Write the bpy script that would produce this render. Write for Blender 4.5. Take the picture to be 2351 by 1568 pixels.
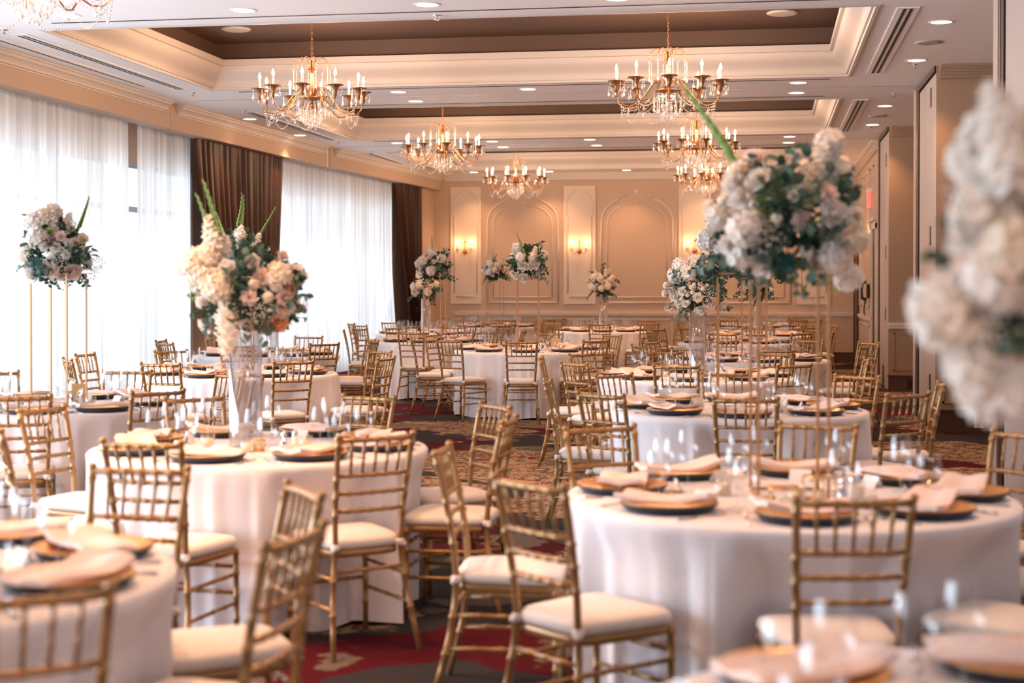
import bpy, math, random
from mathutils import Vector, Matrix
for _o in list(bpy.data.objects): bpy.data.objects.remove(_o, do_unlink=True)
S = bpy.context.scene
COL = S.collection
PI = math.pi
R_ = math.radians

# ------------------------------------------------------------------ camera
EYE = 1.52
cd = bpy.data.cameras.new('camera'); cam = bpy.data.objects.new('camera', cd); COL.objects.link(cam)
cam.location = (0, 0, EYE); cam.rotation_euler = (R_(90 - 0.7), 0, R_(9.483))
cd.sensor_width = 36; cd.lens = 3481 / 2351 * 36; cd.shift_y = -86.47 / 2351
cd.clip_start = 0.05; cd.clip_end = 120
cd.dof.use_dof = True; cd.dof.focus_distance = 14.5; cd.dof.aperture_fstop = 2.1
S.camera = cam
S.view_settings.view_transform = 'Standard'; S.view_settings.look = 'None'
S.view_settings.exposure = EXPOSURE = 0.47
S.cycles.transparent_max_bounces = 40
S.view_settings.gamma = 1.0
S.view_settings.use_curve_mapping = False

# ------------------------------------------------------------------ world: bright overcast day outside the windows
w = bpy.data.worlds.new('world'); S.world = w; w.use_nodes = True
w.node_tree.nodes['Background'].inputs[0].default_value = (0.86, 0.93, 1.0, 1)
w.node_tree.nodes['Background'].inputs[1].default_value = 1.2

WARM = (1.0, 0.50, 0.24)
def light(name, kind, loc, energy, color, parent=None, rot=(0, 0, 0), **kw):
    l = bpy.data.lights.new(name, kind); l.energy = energy; l.color = color
    for k, v in kw.items(): setattr(l, k, v)
    o = bpy.data.objects.new(name, l); o.location = loc; o.rotation_euler = rot; o.parent = parent
    COL.objects.link(o); return o
# overcast daylight through each window bay (outside the glass); unseen near bays boosted as fill
DAY = (0.76, 0.84, 1.0)
for y0, y1, x in ((-2.5, 5.5, -9.0), (5.6, 11.8, -9.0), (11.9, 18.0, -9.0), (18.1, 24.1, -8.9), (24.2, 29.6, -8.6)):
    light('window_daylight', 'AREA', (x, (y0 + y1) / 2, 1.6), (95 if y1 < 12 else 21) * (y1 - y0), DAY,
          rot=(0, R_(-90), 0), shape='RECTANGLE', size=3.2, size_y=y1 - y0)

# ------------------------------------------------------------------ materials
MATS = {}
def nodes(m):
    m.use_nodes = True; return m.node_tree.nodes, m.node_tree.links
def pbr(name, col, rough=0.5, metal=0.0, bump=None, noise=None, spec=None, sheen=0.0, emis=None, estr=0.0, subs=0):
    m = bpy.data.materials.new(name); n, l = nodes(m); b = n['Principled BSDF']
    b.inputs['Base Color'].default_value = (*col, 1); b.inputs['Roughness'].default_value = rough
    b.inputs['Metallic'].default_value = metal
    if spec is not None: b.inputs['Specular IOR Level'].default_value = spec
    if sheen: b.inputs['Sheen Weight'].default_value = sheen
    if emis: b.inputs['Emission Color'].default_value = (*emis, 1); b.inputs['Emission Strength'].default_value = estr
    tc = n.new('ShaderNodeTexCoord')
    if noise:
        sc, amt = noise; t = n.new('ShaderNodeTexNoise'); t.inputs['Scale'].default_value = sc; t.inputs['Detail'].default_value = 3
        l.new(tc.outputs['Object'], t.inputs['Vector'])
        mx = n.new('ShaderNodeMix'); mx.data_type = 'RGBA'
        mx.inputs[6].default_value = (*[c * (1 - amt) for c in col], 1); mx.inputs[7].default_value = (*[min(1, c * (1 + amt)) for c in col], 1)
        l.new(t.outputs['Fac'], mx.inputs[0]); l.new(mx.outputs[2], b.inputs['Base Color'])
    if bump:
        sc, st = bump; t = n.new('ShaderNodeTexNoise'); t.inputs['Scale'].default_value = sc
        l.new(tc.outputs['Object'], t.inputs['Vector'])
        bp = n.new('ShaderNodeBump'); bp.inputs['Strength'].default_value = st; bp.inputs['Distance'].default_value = 0.01
        l.new(t.outputs['Fac'], bp.inputs['Height']); l.new(bp.outputs['Normal'], b.inputs['Normal'])
    MATS[name] = m; return m
def petal(name, col, trans=0.35, noise=(40, 0.06)):
    m = bpy.data.materials.new(name); n, l = nodes(m); b = n['Principled BSDF']
    b.inputs['Base Color'].default_value = (*col, 1); b.inputs['Roughness'].default_value = 0.6
    tr = n.new('ShaderNodeBsdfTranslucent'); tr.inputs[0].default_value = (*col, 1)
    tc = n.new('ShaderNodeTexCoord'); t = n.new('ShaderNodeTexNoise'); t.inputs['Scale'].default_value = noise[0]
    l.new(tc.outputs['Object'], t.inputs['Vector'])
    mc = n.new('ShaderNodeMix'); mc.data_type = 'RGBA'
    mc.inputs[6].default_value = (*[c * (1 - noise[1]) for c in col], 1); mc.inputs[7].default_value = (*[min(1, c * (1 + noise[1])) for c in col], 1)
    l.new(t.outputs['Fac'], mc.inputs[0]); l.new(mc.outputs[2], b.inputs['Base Color']); l.new(mc.outputs[2], tr.inputs[0])
    mx = n.new('ShaderNodeMixShader'); mx.inputs[0].default_value = trans
    l.new(b.outputs[0], mx.inputs[1]); l.new(tr.outputs[0], mx.inputs[2]); l.new(mx.outputs[0], n['Material Output'].inputs[0])
    MATS[name] = m; return m
def glassy(name, tint=(1, 1, 1), base=0.03, edge=0.30, rough=0.03):
    m = bpy.data.materials.new(name); n, l = nodes(m); n.remove(n['Principled BSDF'])
    t = n.new('ShaderNodeBsdfTransparent'); t.inputs[0].default_value = (*tint, 1)
    g = n.new('ShaderNodeBsdfGlossy'); g.inputs['Roughness'].default_value = rough
    lw = n.new('ShaderNodeLayerWeight'); lw.inputs['Blend'].default_value = 0.35
    tc = n.new('ShaderNodeTexCoord'); wv = n.new('ShaderNodeTexNoise'); wv.inputs['Scale'].default_value = 6
    l.new(tc.outputs['Object'], wv.inputs['Vector'])
    bp = n.new('ShaderNodeBump'); bp.inputs['Strength'].default_value = 0.08; l.new(wv.outputs['Fac'], bp.inputs['Height']); l.new(bp.outputs['Normal'], g.inputs['Normal'])
    mr = n.new('ShaderNodeMapRange'); mr.inputs[3].default_value = base; mr.inputs[4].default_value = edge
    l.new(lw.outputs['Facing'], mr.inputs[0]); mx = n.new('ShaderNodeMixShader')
    l.new(mr.outputs[0], mx.inputs[0]); l.new(t.outputs[0], mx.inputs[1]); l.new(g.outputs[0], mx.inputs[2])
    l.new(mx.outputs[0], n['Material Output'].inputs[0]); MATS[name] = m; return m

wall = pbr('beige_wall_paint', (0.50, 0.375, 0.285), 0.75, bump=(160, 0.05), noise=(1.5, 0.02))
wall_a = pbr('tan_alcove_shaded', (0.33, 0.225, 0.15), 0.75, bump=(160, 0.05), noise=(1.5, 0.02))  # tan, kept darker than the other walls to offset strong near daylight
walltrim = pbr('cream_moulding_paint', (0.64, 0.54, 0.455), 0.5, noise=(2, 0.02))
ceil_m = pbr('ceiling_paint', (0.90, 0.865, 0.855), 0.8, noise=(0.8, 0.015))
cove_m = pbr('cove_paint', (0.60, 0.55, 0.505), 0.55, noise=(1, 0.015))
brown_c = pbr('brown_tray_paint', (0.105, 0.060, 0.040), 0.6, noise=(0.7, 0.05))
panel_m = pbr('partition_panel_fabric', (0.37, 0.325, 0.31), 0.6, noise=(2, 0.02))
dark_m = pbr('dark_gap_rubber', (0.012, 0.011, 0.012), 0.6, noise=(5, 0.1))
base_m = pbr('dark_brown_baseboard', (0.085, 0.045, 0.028), 0.4, noise=(3, 0.1))
white_m = pbr('white_enamel', (0.8, 0.78, 0.76), 0.4, noise=(3, 0.02))
frame_m = pbr('window_frame_aluminium', (0.35, 0.38, 0.40), 0.4, 0.4, noise=(3, 0.05))
gold = pbr('chair_gold_paint', (0.37, 0.205, 0.080), 0.32, 0.40, noise=(30, 0.10), bump=(60, 0.05))
brass = pbr('antique_brass', (0.36, 0.18, 0.075), 0.36, 0.8, noise=(20, 0.1))
goldm = pbr('polished_gold_metal', (0.86, 0.55, 0.26), 0.25, 0.9, noise=(20, 0.05))
standm = pbr('brushed_copper_gold', (0.50, 0.26, 0.11), 0.4, 0.35, noise=(20, 0.06))
goldpl = pbr('gold_charger', (0.86, 0.50, 0.20), 0.3, 0.75, noise=(30, 0.06))
navy = pbr('charger_dark_underside', (0.018, 0.022, 0.040), 0.35, noise=(10, 0.1))
seat_m = pbr('ivory_cushion_fabric', (0.76, 0.70, 0.65), 0.85, bump=(220, 0.15), noise=(6, 0.03), sheen=0.2)
napkin_m = pbr('blush_napkin_linen', (0.86, 0.70, 0.64), 0.85, bump=(260, 0.15), noise=(8, 0.03))
cloth_m = pbr('white_tablecloth_linen', (0.80, 0.775, 0.80), 0.85, bump=(300, 0.12), noise=(3, 0.02))
card_m = pbr('place_card_paper', (0.86, 0.80, 0.74), 0.8, noise=(8, 0.02))
kraft_m = pbr('gold_number_card', (0.66, 0.38, 0.13), 0.4, 0.3, noise=(12, 0.05))
ink_m = pbr('white_ink', (0.9, 0.88, 0.85), 0.6, noise=(8, 0.02))
steel = pbr('polished_steel', (0.72, 0.72, 0.74), 0.18, 1.0, noise=(20, 0.05))
candle_m = pbr('cream_candle_wax', (0.80, 0.68, 0.50), 0.5, noise=(12, 0.04))
sleeve_m = pbr('candle_sleeve', (0.80, 0.66, 0.58), 0.5, noise=(12, 0.04))
flame_m = pbr('lit_bulb', (1, 0.8, 0.6), 0.3, emis=(1.0, 0.70, 0.42), estr=32.0)
lens_m = pbr('downlight_lens', (1, 0.9, 0.7), 0.3, emis=(1.0, 0.82, 0.58), estr=6.0)
red_m = pbr('exit_sign_red', (0.8, 0.05, 0.05), 0.4, emis=(1.0, 0.12, 0.10), estr=1.2)
black_m = pbr('black_plastic', (0.015, 0.015, 0.017), 0.4, noise=(10, 0.1))
slate_m = pbr('dark_slate_board', (0.03, 0.045, 0.055), 0.5, noise=(6, 0.1))
wood_m = pbr('plywood_table_top', (0.35, 0.22, 0.12), 0.5, noise=(6, 0.1))
leaf_d = petal('dark_leaf', (0.030, 0.075, 0.045), 0.15, (20, 0.25))
leaf_e = petal('eucalyptus_leaf', (0.085, 0.150, 0.115), 0.15, (20, 0.2))
leaf_l = petal('fresh_green_leaf', (0.16, 0.30, 0.06), 0.3, (20, 0.2))
leaf_t = petal('teal_succulent', (0.035, 0.14, 0.125), 0.1, (20, 0.2))
stem_m = petal('green_stem', (0.20, 0.33, 0.08), 0.1, (20, 0.2))
p_white = petal('white_petal', (0.88, 0.83, 0.77), 0.35)
p_cream = petal('cream_petal', (0.90, 0.82, 0.70), 0.35)
p_blush = petal('blush_petal', (0.90, 0.76, 0.70), 0.35)
p_peach = petal('peach_petal', (0.92, 0.60, 0.36), 0.35)
p_green = petal('lime_mum_petal', (0.50, 0.62, 0.22), 0.3)
glass_m = glassy('clear_glass')
vase_m = glassy('vase_glass', (0.97, 0.97, 0.98), 0.09, 0.75, 0.06)
crystal_m = glassy('cut_crystal', (0.98, 0.95, 0.93), 0.30, 0.95, 0.12)
def crystal_sparkle(m):  # white diffuse mixed in to imitate bright sparkle on the crystals
    n, l = nodes(m); d = n.new('ShaderNodeBsdfDiffuse'); d.inputs[0].default_value = (.95, .93, .92, 1); mx = n.new('ShaderNodeMixShader'); mx.inputs[0].default_value = .26
    src = n['Material Output'].inputs[0].links[0].from_socket; l.new(src, mx.inputs[1]); l.new(d.outputs[0], mx.inputs[2]); l.new(mx.outputs[0], n['Material Output'].inputs[0])
crystal_sparkle(crystal_m)
pane_m = glassy('window_glass', (0.97, 1, 1), 0.03, 0.3)

def sheer_mat():
    m = bpy.data.materials.new('sheer_voile'); n, l = nodes(m); n.remove(n['Principled BSDF'])
    c = (0.93, 0.935, 0.93, 1)
    tr = n.new('ShaderNodeBsdfTranslucent'); tr.inputs[0].default_value = c
    df = n.new('ShaderNodeBsdfDiffuse'); df.inputs[0].default_value = c
    tp = n.new('ShaderNodeBsdfTransparent')
    tc = n.new('ShaderNodeTexCoord'); mp = n.new('ShaderNodeMapping'); mp.inputs['Scale'].default_value = (30, 30, 0.4)
    nz = n.new('ShaderNodeTexNoise'); nz.inputs['Scale'].default_value = 1.0
    l.new(tc.outputs['Object'], mp.inputs[0]); l.new(mp.outputs[0], nz.inputs['Vector'])
    mr = n.new('ShaderNodeMapRange'); mr.inputs[1].default_value = .3; mr.inputs[2].default_value = .7; mr.inputs[3].default_value = .08; mr.inputs[4].default_value = .20
    l.new(nz.outputs['Fac'], mr.inputs[0])
    cr = n.new('ShaderNodeMix'); cr.data_type = 'RGBA'; cr.inputs[6].default_value = (.60, .61, .60, 1); cr.inputs[7].default_value = (.97, .97, .96, 1)  # vertical streaks put the shade of overlapping pleats into the voile colour
    m2 = n.new('ShaderNodeMapRange'); m2.inputs[1].default_value = .36; m2.inputs[2].default_value = .62
    mp2 = n.new('ShaderNodeMapping'); mp2.inputs['Scale'].default_value = (9, 9, 0.15); n2 = n.new('ShaderNodeTexNoise'); n2.inputs['Detail'].default_value = 4; n2.inputs['Scale'].default_value = 1.0
    l.new(tc.outputs['Object'], mp2.inputs[0]); l.new(mp2.outputs[0], n2.inputs['Vector']); l.new(n2.outputs['Fac'], m2.inputs[0]); l.new(m2.outputs[0], cr.inputs[0]); l.new(cr.outputs[2], tr.inputs[0])
    a = n.new('ShaderNodeMixShader'); a.inputs[0].default_value = 0.40
    l.new(tr.outputs[0], a.inputs[1]); l.new(df.outputs[0], a.inputs[2])
    b = n.new('ShaderNodeMixShader'); l.new(mr.outputs[0], b.inputs[0]); l.new(a.outputs[0], b.inputs[1]); l.new(tp.outputs[0], b.inputs[2])
    l.new(b.outputs[0], n['Material Output'].inputs[0]); return m
sheer_m = sheer_mat()
drape_m = pbr('brown_satin_drape', (0.040, 0.013, 0.006), 0.42, 0.1, noise=(4, 0.15), spec=0.4)

def carpet_mat():
    m = bpy.data.materials.new('patterned_carpet'); n, l = nodes(m); b = n['Principled BSDF']; b.inputs['Roughness'].default_value = 0.95
    b.inputs['Specular IOR Level'].default_value = 0.1
    tc = n.new('ShaderNodeTexCoord')
    def noise(sc, det=3, rough=.5, vec=None, dist=0.0):
        t = n.new('ShaderNodeTexNoise'); t.inputs['Scale'].default_value = sc; t.inputs['Detail'].default_value = det; t.inputs['Roughness'].default_value = rough
        t.inputs['Distortion'].default_value = dist
        l.new(vec or tc.outputs['Object'], t.inputs['Vector']); return t
    def ramp(src, a, b_, c0=0.0, c1=1.0):
        r = n.new('ShaderNodeMapRange'); r.inputs[1].default_value = a; r.inputs[2].default_value = b_; r.inputs[3].default_value = c0; r.inputs[4].default_value = c1
        l.new(src, r.inputs[0]); return r.outputs[0]
    def mix(f, A, B):
        x = n.new('ShaderNodeMix'); x.data_type = 'RGBA'
        if isinstance(f, float): x.inputs[0].default_value = f
        else: l.new(f, x.inputs[0])
        for i, v in ((6, A), (7, B)):
            if isinstance(v, tuple): x.inputs[i].default_value = (*v, 1)
            else: l.new(v, x.inputs[i])
        return x.outputs[2]
    def vm(op, a, b_):
        x = n.new('ShaderNodeVectorMath'); x.operation = op
        l.new(a, x.inputs[0])
        if isinstance(b_, (tuple, float)):
            if op == 'SCALE': x.inputs['Scale'].default_value = b_
            else: x.inputs[1].default_value = b_
        else: l.new(b_, x.inputs[1])
        return x.outputs[0]
    def mth(op, a, b_):
        x = n.new('ShaderNodeMath'); x.operation = op; l.new(a, x.inputs[0])
        if isinstance(b_, float): x.inputs[1].default_value = b_
        else: l.new(b_, x.inputs[1])
        return x.outputs[0]
    # distorted position
    dn = noise(1.6, 2); off = vm('SCALE', vm('SUBTRACT', dn.outputs['Color'], (.5, .5, .5)), 0.9)
    pos = vm('ADD', tc.outputs['Object'], off)
    dn2 = noise(9, 4, .65); off2 = vm('SCALE', vm('SUBTRACT', dn2.outputs['Color'], (.5, .5, .5)), 0.22)
    posr = vm('ADD', pos, off2)
    red = noise(0.62, 1, .4, pos)
    fr = ramp(red.outputs['Fac'], .50, .515)
    base = mix(fr, (0.032, 0.031, 0.034), (0.075, 0.002, 0.007))
    fleck = noise(55, 1); base = mix(ramp(fleck.outputs['Fac'], .5, .62, 0, .5), base, (0.02, 0.012, 0.015))
    vo = n.new('ShaderNodeTexVoronoi'); vo.feature = 'F1'; vo.inputs['Scale'].default_value = 0.75; l.new(posr, vo.inputs['Vector'])
    leaf = ramp(vo.outputs['Distance'], .52, .50)
    vein = noise(6, 4, .65, pos, 2.6); fv = ramp(vein.outputs['Fac'], .50, .53)
    lc = mix(fv, (0.33, 0.23, 0.14), (0.085, 0.070, 0.058))
    v2 = noise(5, 3, .6, pos, 3.0); lc = mix(ramp(v2.outputs['Fac'], .57, .59), lc, (0.13, 0.006, 0.01))
    col = mix(leaf, base, lc)
    tan = noise(1.1, 2, .5, posr); col = mix(ramp(tan.outputs['Fac'], .60, .61, 0, .75), col, (0.15, 0.13, 0.105))
    l.new(col, b.inputs['Base Color'])
    pile = noise(400, 1); bp = n.new('ShaderNodeBump'); bp.inputs['Strength'].default_value = .3; bp.inputs['Distance'].default_value = .004
    l.new(pile.outputs['Fac'], bp.inputs['Height']); l.new(bp.outputs['Normal'], b.inputs['Normal'])
    return m
carpet_m = carpet_mat()

# ------------------------------------------------------------------ mesh building
class MB:
    def __init__(s): s.v = []; s.f = []
    def add(s, vs, fs):
        o = len(s.v); s.v += [tuple(p) for p in vs]; s.f += [tuple(i + o for i in f) for f in fs]; return s
    def box(s, x0, x1, y0, y1, z0, z1):
        return s.add([(x0, y0, z0), (x1, y0, z0), (x1, y1, z0), (x0, y1, z0), (x0, y0, z1), (x1, y0, z1), (x1, y1, z1), (x0, y1, z1)],
                     [(0, 3, 2, 1), (4, 5, 6, 7), (0, 1, 5, 4), (1, 2, 6, 5), (2, 3, 7, 6), (3, 0, 4, 7)])
    def tube(s, pts, rad, n=8, cap=True):
        P = [Vector(p) for p in pts]
        if not hasattr(rad, '__len__'): rad = [rad] * len(P)
        up = None; rings = []
        for i, p in enumerate(P):
            t = (P[min(i + 1, len(P) - 1)] - P[max(i - 1, 0)])
            t = t.normalized() if t.length > 1e-9 else Vector((0, 0, 1))
            if up is None:
                a = Vector((0, 0, 1)) if abs(t.z) < .9 else Vector((1, 0, 0)); u = t.cross(a).normalized()
            else:
                u = (up - t * up.dot(t)); u = u.normalized() if u.length > 1e-6 else t.orthogonal().normalized()
            up = u; v = t.cross(u)
            rings.append([p + (u * math.cos(2 * PI * k / n) + v * math.sin(2 * PI * k / n)) * rad[i] for k in range(n)])
        vs = [q for r in rings for q in r]; fs = []
        for i in range(len(P) - 1):
            for k in range(n): fs.append((i * n + k, i * n + (k + 1) % n, (i + 1) * n + (k + 1) % n, (i + 1) * n + k))
        if cap: fs.append(tuple(reversed(range(n)))); fs.append(tuple(range((len(P) - 1) * n, len(P) * n)))
        return s.add(vs, fs)
    def lathe(s, prof, n=16, c=(0, 0, 0), cap=True):
        vs = []; fs = []
        for r, z in prof:
            for k in range(n): vs.append((c[0] + r * math.cos(2 * PI * k / n), c[1] + r * math.sin(2 * PI * k / n), c[2] + z))
        m = len(prof)
        for i in range(m - 1):
            for k in range(n): fs.append((i * n + k, i * n + (k + 1) % n, (i + 1) * n + (k + 1) % n, (i + 1) * n + k))
        if cap: fs.append(tuple(reversed(range(n)))); fs.append(tuple(range((m - 1) * n, m * n)))
        return s.add(vs, fs)
    def ball(s, c, r, n=8, m=5, sz=1.0):
        prof = [(max(1e-4, r * math.sin(PI * i / m)), -r * sz * math.cos(PI * i / m)) for i in range(m + 1)]
        return s.lathe(prof, n, c)
    def grid(s, P):   # P[i][j] points
        a, b = len(P), len(P[0]); vs = [q for r in P for q in r]
        return s.add(vs, [(i * b + j, i * b + j + 1, (i + 1) * b + j + 1, (i + 1) * b + j) for i in range(a - 1) for j in range(b - 1)])
    def mesh(s, name, mat, smooth=True):
        me = bpy.data.meshes.new(name); me.from_pydata([tuple(map(float, p)) for p in s.v], [], s.f)
        me.polygons.foreach_set('use_smooth', [smooth] * len(me.polygons)); me.materials.append(mat); me.update(); return me
def new(name, me, parent=None, loc=(0, 0, 0), rot=(0, 0, 0), sc=(1, 1, 1)):
    o = bpy.data.objects.new(name, me); COL.objects.link(o); o.parent = parent
    o.location = loc; o.rotation_euler = rot; o.scale = sc if hasattr(sc, '__len__') else (sc, sc, sc); return o
def tag(o, label=None, cat=None, group=None, kind=None):
    if label: o['label'] = label
    if cat: o['category'] = cat
    if group: o['group'] = group
    if kind: o['kind'] = kind
    return o
def thing(name, label, cat, loc=(0, 0, 0), rz=0, group=None):
    o = bpy.data.objects.new(name, None); o.empty_display_size = .1; COL.objects.link(o); o.location = loc; o.rotation_euler = (0, 0, rz)
    return tag(o, label, cat, group)
def struct(name, mb, mat, smooth=False, parent=None):
    o = new(name, mb.mesh(name, mat, smooth), parent)
    if parent is None: o['kind'] = 'structure'
    return o
# ------------------------------------------------------------------ room shell
H = 3.79; YB = 30.5; YF = -3.0; XR = 1.74
WIN = [(-7.17, YF), (-7.17, 17.86), (-7.21, 17.98), (-6.99, 24.10), (-6.97, 24.2), (-6.44, YB)]   # face line of the window-side valance
def wx(y, off=0.0):
    for (xa, ya), (xb, yb) in zip(WIN, WIN[1:]):
        if ya <= y <= yb + 1e-6: return xa + (xb - xa) * (y - ya) / (yb - ya) - off
    return WIN[-1][0] - off
struct('floor', MB().box(-9.2, 5.0, YF, YB + .2, -0.12, 0), carpet_m)
TR = [(0.2, 4.42), (6.4, 10.62), (12.6, 16.82), (18.8, 23.02), (25.15, 29.37)]   # coffer openings
TX0, TX1 = -6.35, 0.91
c = MB(); ys = YF - .2
for a, b in TR: c.box(-9.2, 5.0, ys, a, H, H + .1); c.box(-9.2, TX0, a, b, H, H + .1); c.box(TX1, 5.0, a, b, H, H + .1); ys = b
c.box(-9.2, 5.0, ys, YB + .2, H, H + .1); struct('ceiling', c, ceil_m)
def ring(prof, x0, x1, y0, y1):     # moulding profile (inset, z) swept round a rectangle
    m = MB(); vs = []
    for i, z in prof: vs += [(x0 + i, y0 + i, z), (x1 - i, y0 + i, z), (x1 - i, y1 - i, z), (x0 + i, y1 - i, z)]
    fs = [(k * 4 + j, k * 4 + (j + 1) % 4, (k + 1) * 4 + (j + 1) % 4, (k + 1) * 4 + j) for k in range(len(prof) - 1) for j in range(4)]
    return m.add(vs, fs)
cove = [(-.02, H), (0.0, H - .012), (.030, H - .012), (.034, H + .012), (.055, H + .014), (.058, H + .028)]
for k in range(17):                    # smooth ogee
    t = k / 16; cove.append((.060 + .135 * t - .020 * math.sin(2 * PI * t), H + .030 + .195 * t))
cove += [(.20, 4.028), (.234, 4.03), (.234, 4.10), (.10, 4.10)]
for i, (a, b) in enumerate(TR):
    t = ring(cove, TX0, TX1, a, b); o = struct('trim_%d' % (i + 1), t, cove_m)
    br = ring([(.10, 4.095), (.10, 4.30)], TX0, TX1, a, b); br.box(TX0 - .05, TX1 + .05, a - .05, b + .05, 4.30, 4.34)
    struct('ceiling', br, brown_c)
# window side: valance box with cornice
def along(mb, prof, pts, close=True):   # sweep profile (offset towards -x, z) along the WIN line
    n = len(prof); vs = []
    for y in pts: vs += [(wx(y, o), y, z) for o, z in prof]
    return mb.add(vs, [(i * n + j, i * n + (j + 1) % n, (i + 1) * n + (j + 1) % n, (i + 1) * n + j) for i in range(len(pts) - 1) for j in range(n)] + [tuple(range(n)), tuple(range((len(pts) - 1) * n, len(pts) * n))])
val = [(.11, H + .02), (.11, 3.465), (.32, 3.465), (.32, H + .02)]
corn = [(0, H + .01), (0, H - .02), (.02, H - .025), (.03, H - .05), (.055, H - .065), (.075, H - .095), (.08, H - .115), (.10, H - .12), (.10, H - .135), (.13, H - .135), (.13, H + .01)]
for n_, (a, b, c0, c1) in enumerate(((YF, 17.86, YF, 17.72), (17.98, 24.08, 18.16, 23.9), (24.22, YB, 24.42, YB))):
    struct('trim_left', along(MB(), val, [a, b]), wall); struct('trim_left', along(MB(), corn, [c0, c1]), cove_m)
struct('trim_left', along(MB(), [(.15, H), (.15, 3.475), (.30, 3.475), (.30, H)], [17.86, 17.98]), ceil_m)
struct('trim_left', along(MB(), [(.15, H), (.15, 3.475), (.30, 3.475), (.30, H)], [24.08, 24.22]), ceil_m)
# window wall: low sill wall, piers, frames and glass
WO = .78
ww = MB(); along(ww, [(WO, .0), (WO, .12), (WO + .15, .12), (WO + .15, .0)], [YF, 17.9, 24.15, YB]); along(ww, [(WO, 3.08), (WO, H), (WO + .15, H), (WO + .15, 3.08)], [YF, 17.9, 24.15, YB])
for y0, y1 in ((YF, YF + .6), (20.2, 21.6), (28.6, YB + .1)): along(ww, [(WO, .12), (WO, 3.45), (WO + .15, 3.45), (WO + .15, .12)], [y0, y1])
struct('wall_left', ww, wall)
wn = 0
for y0, y1 in ((-2.4, 1.3), (1.3, 5.0), (5.0, 8.7), (8.7, 12.4), (12.4, 16.2), (16.2, 20.2), (21.6, 25.1), (25.1, 28.6)):
    wn += 1; f = MB(); ym = (y0 + y1) / 2
    for a, b in ((y0, y0 + .05), (ym - .03, ym + .03), (y1 - .05, y1)): along(f, [(WO + .02, .12), (WO + .02, 3.08), (WO + .10, 3.08), (WO + .10, .12)], [a, b])
    for z in (.12, 2.45, 3.01): along(f, [(WO + .02, z), (WO + .02, z + .07), (WO + .10, z + .07), (WO + .10, z)], [y0, y1])
    fo = struct('window_%d' % wn, f, frame_m)
    g = MB(); along(g, [(WO + .05, .13), (WO + .05, 3.08), (WO + .056, 3.08), (WO + .056, .13)], [y0 + .02, y1 - .02])
    new('glass_pane', g.mesh('glass_pane', pane_m, False), fo)
# short return wall between the last drape and the back wall
struct('wall_left', along(MB(), [(.28, 0), (.28, 3.47), (.36, 3.47), (.36, 0)], [29.62, YB]), wall)
# back wall and everything moulded on it
struct('wall_back', MB().box(-9.2, 5.0, YB, YB + .2, 0, H + .1), wall)
struct('wall_front', MB().box(-9.2, 5.0, YF - .2, YF, 0, H + .1), wall)
def bar_x(m, x0, x1, z0, z1, d=.02, y=YB): return m.box(x0, x1, y - d, y, z0, z1)
def rect(m, x0, x1, z0, z1, w=.022, d=.018, y=YB):
    bar_x(m, x0, x1, z0, z0 + w, d, y); bar_x(m, x0, x1, z1 - w, z1, d, y); bar_x(m, x0, x0 + w, z0, z1, d, y); bar_x(m, x1 - w, x1, z0, z1, d, y)
m = MB()
for z0, z1, d in ((.90, .915, .02), (.915, .955, .035), (.955, .985, .045)): m.box(-6.3, XR, YB - d, YB, z0, z1)
struct('trim_back', m, walltrim)
m = MB()
for i, (d, z0, z1) in enumerate(((.12, H - .03, H), (.10, H - .05, H - .03), (.075, H - .075, H - .05), (.05, H - .10, H - .075), (.035, H - .12, H - .10), (.045, H - .135, H - .12))): m.box(-6.5, XR, YB - d, YB, z0, z1)
struct('trim_back', m, cove_m)
m = MB(); m.box(-6.3, XR, YB - .02, YB, 0, .19); m.box(-6.3, XR, YB - .03, YB, .19, .205); struct('baseboard_back', m, base_m)
PIL = [(-6.37, -5.73), (-4.03, -3.38), (-1.71, -1.07), (.62, 1.27)]
ARC = [(-5.60, -4.15), (-3.27, -1.83), (-.95, .49)]
for x0, x1 in PIL:
    p = struct('trim_back', MB().box(x0, x1, YB - .03, YB, 1.14, 3.53), walltrim)
    m = MB(); bx0, bx1 = x0 + .085, x1 - .085; yy = YB - .03
    for x in (bx0, bx1): m.box(x - .009, x + .009, yy - .014, yy, 1.36, 2.92)
    m.box(bx0 + .04, bx1 - .04, yy - .014, yy, 1.28, 1.305)
    xc = (x0 + x1) / 2; hw = (x1 - x0) / 2 - .045
    for s in (-1, 1):                # scrolled arch relief
        pts = [(xc + s * (hw - .0 * k), yy - .004, 2.98 + .02 * k) for k in range(3)]
        pts += [(xc + s * (hw * math.cos(t) + .012 * math.sin(6 * t)), yy - .004, 3.08 + .37 * math.sin(t)) for t in [PI / 2 * .86 * k / 14 for k in range(15)]]
        m.tube(pts, .009, 6)
        m.tube([(xc + s * (hw - .03 + .015 * math.sin(k * .9)), yy - .004, 2.93 + .035 * k) for k in range(9)], .006, 5)
        for k in range(4): m.ball((xc + s * (hw - .05 - .045 * k), yy - .004, 3.30 + .045 * k), .013, 6, 4)
    new('relief_moulding', m.mesh('relief_moulding', walltrim), p)
    m = MB(); rect(m, x0 + .0, x1 - .0, .30, .84); struct('trim_back', m, walltrim)
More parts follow.
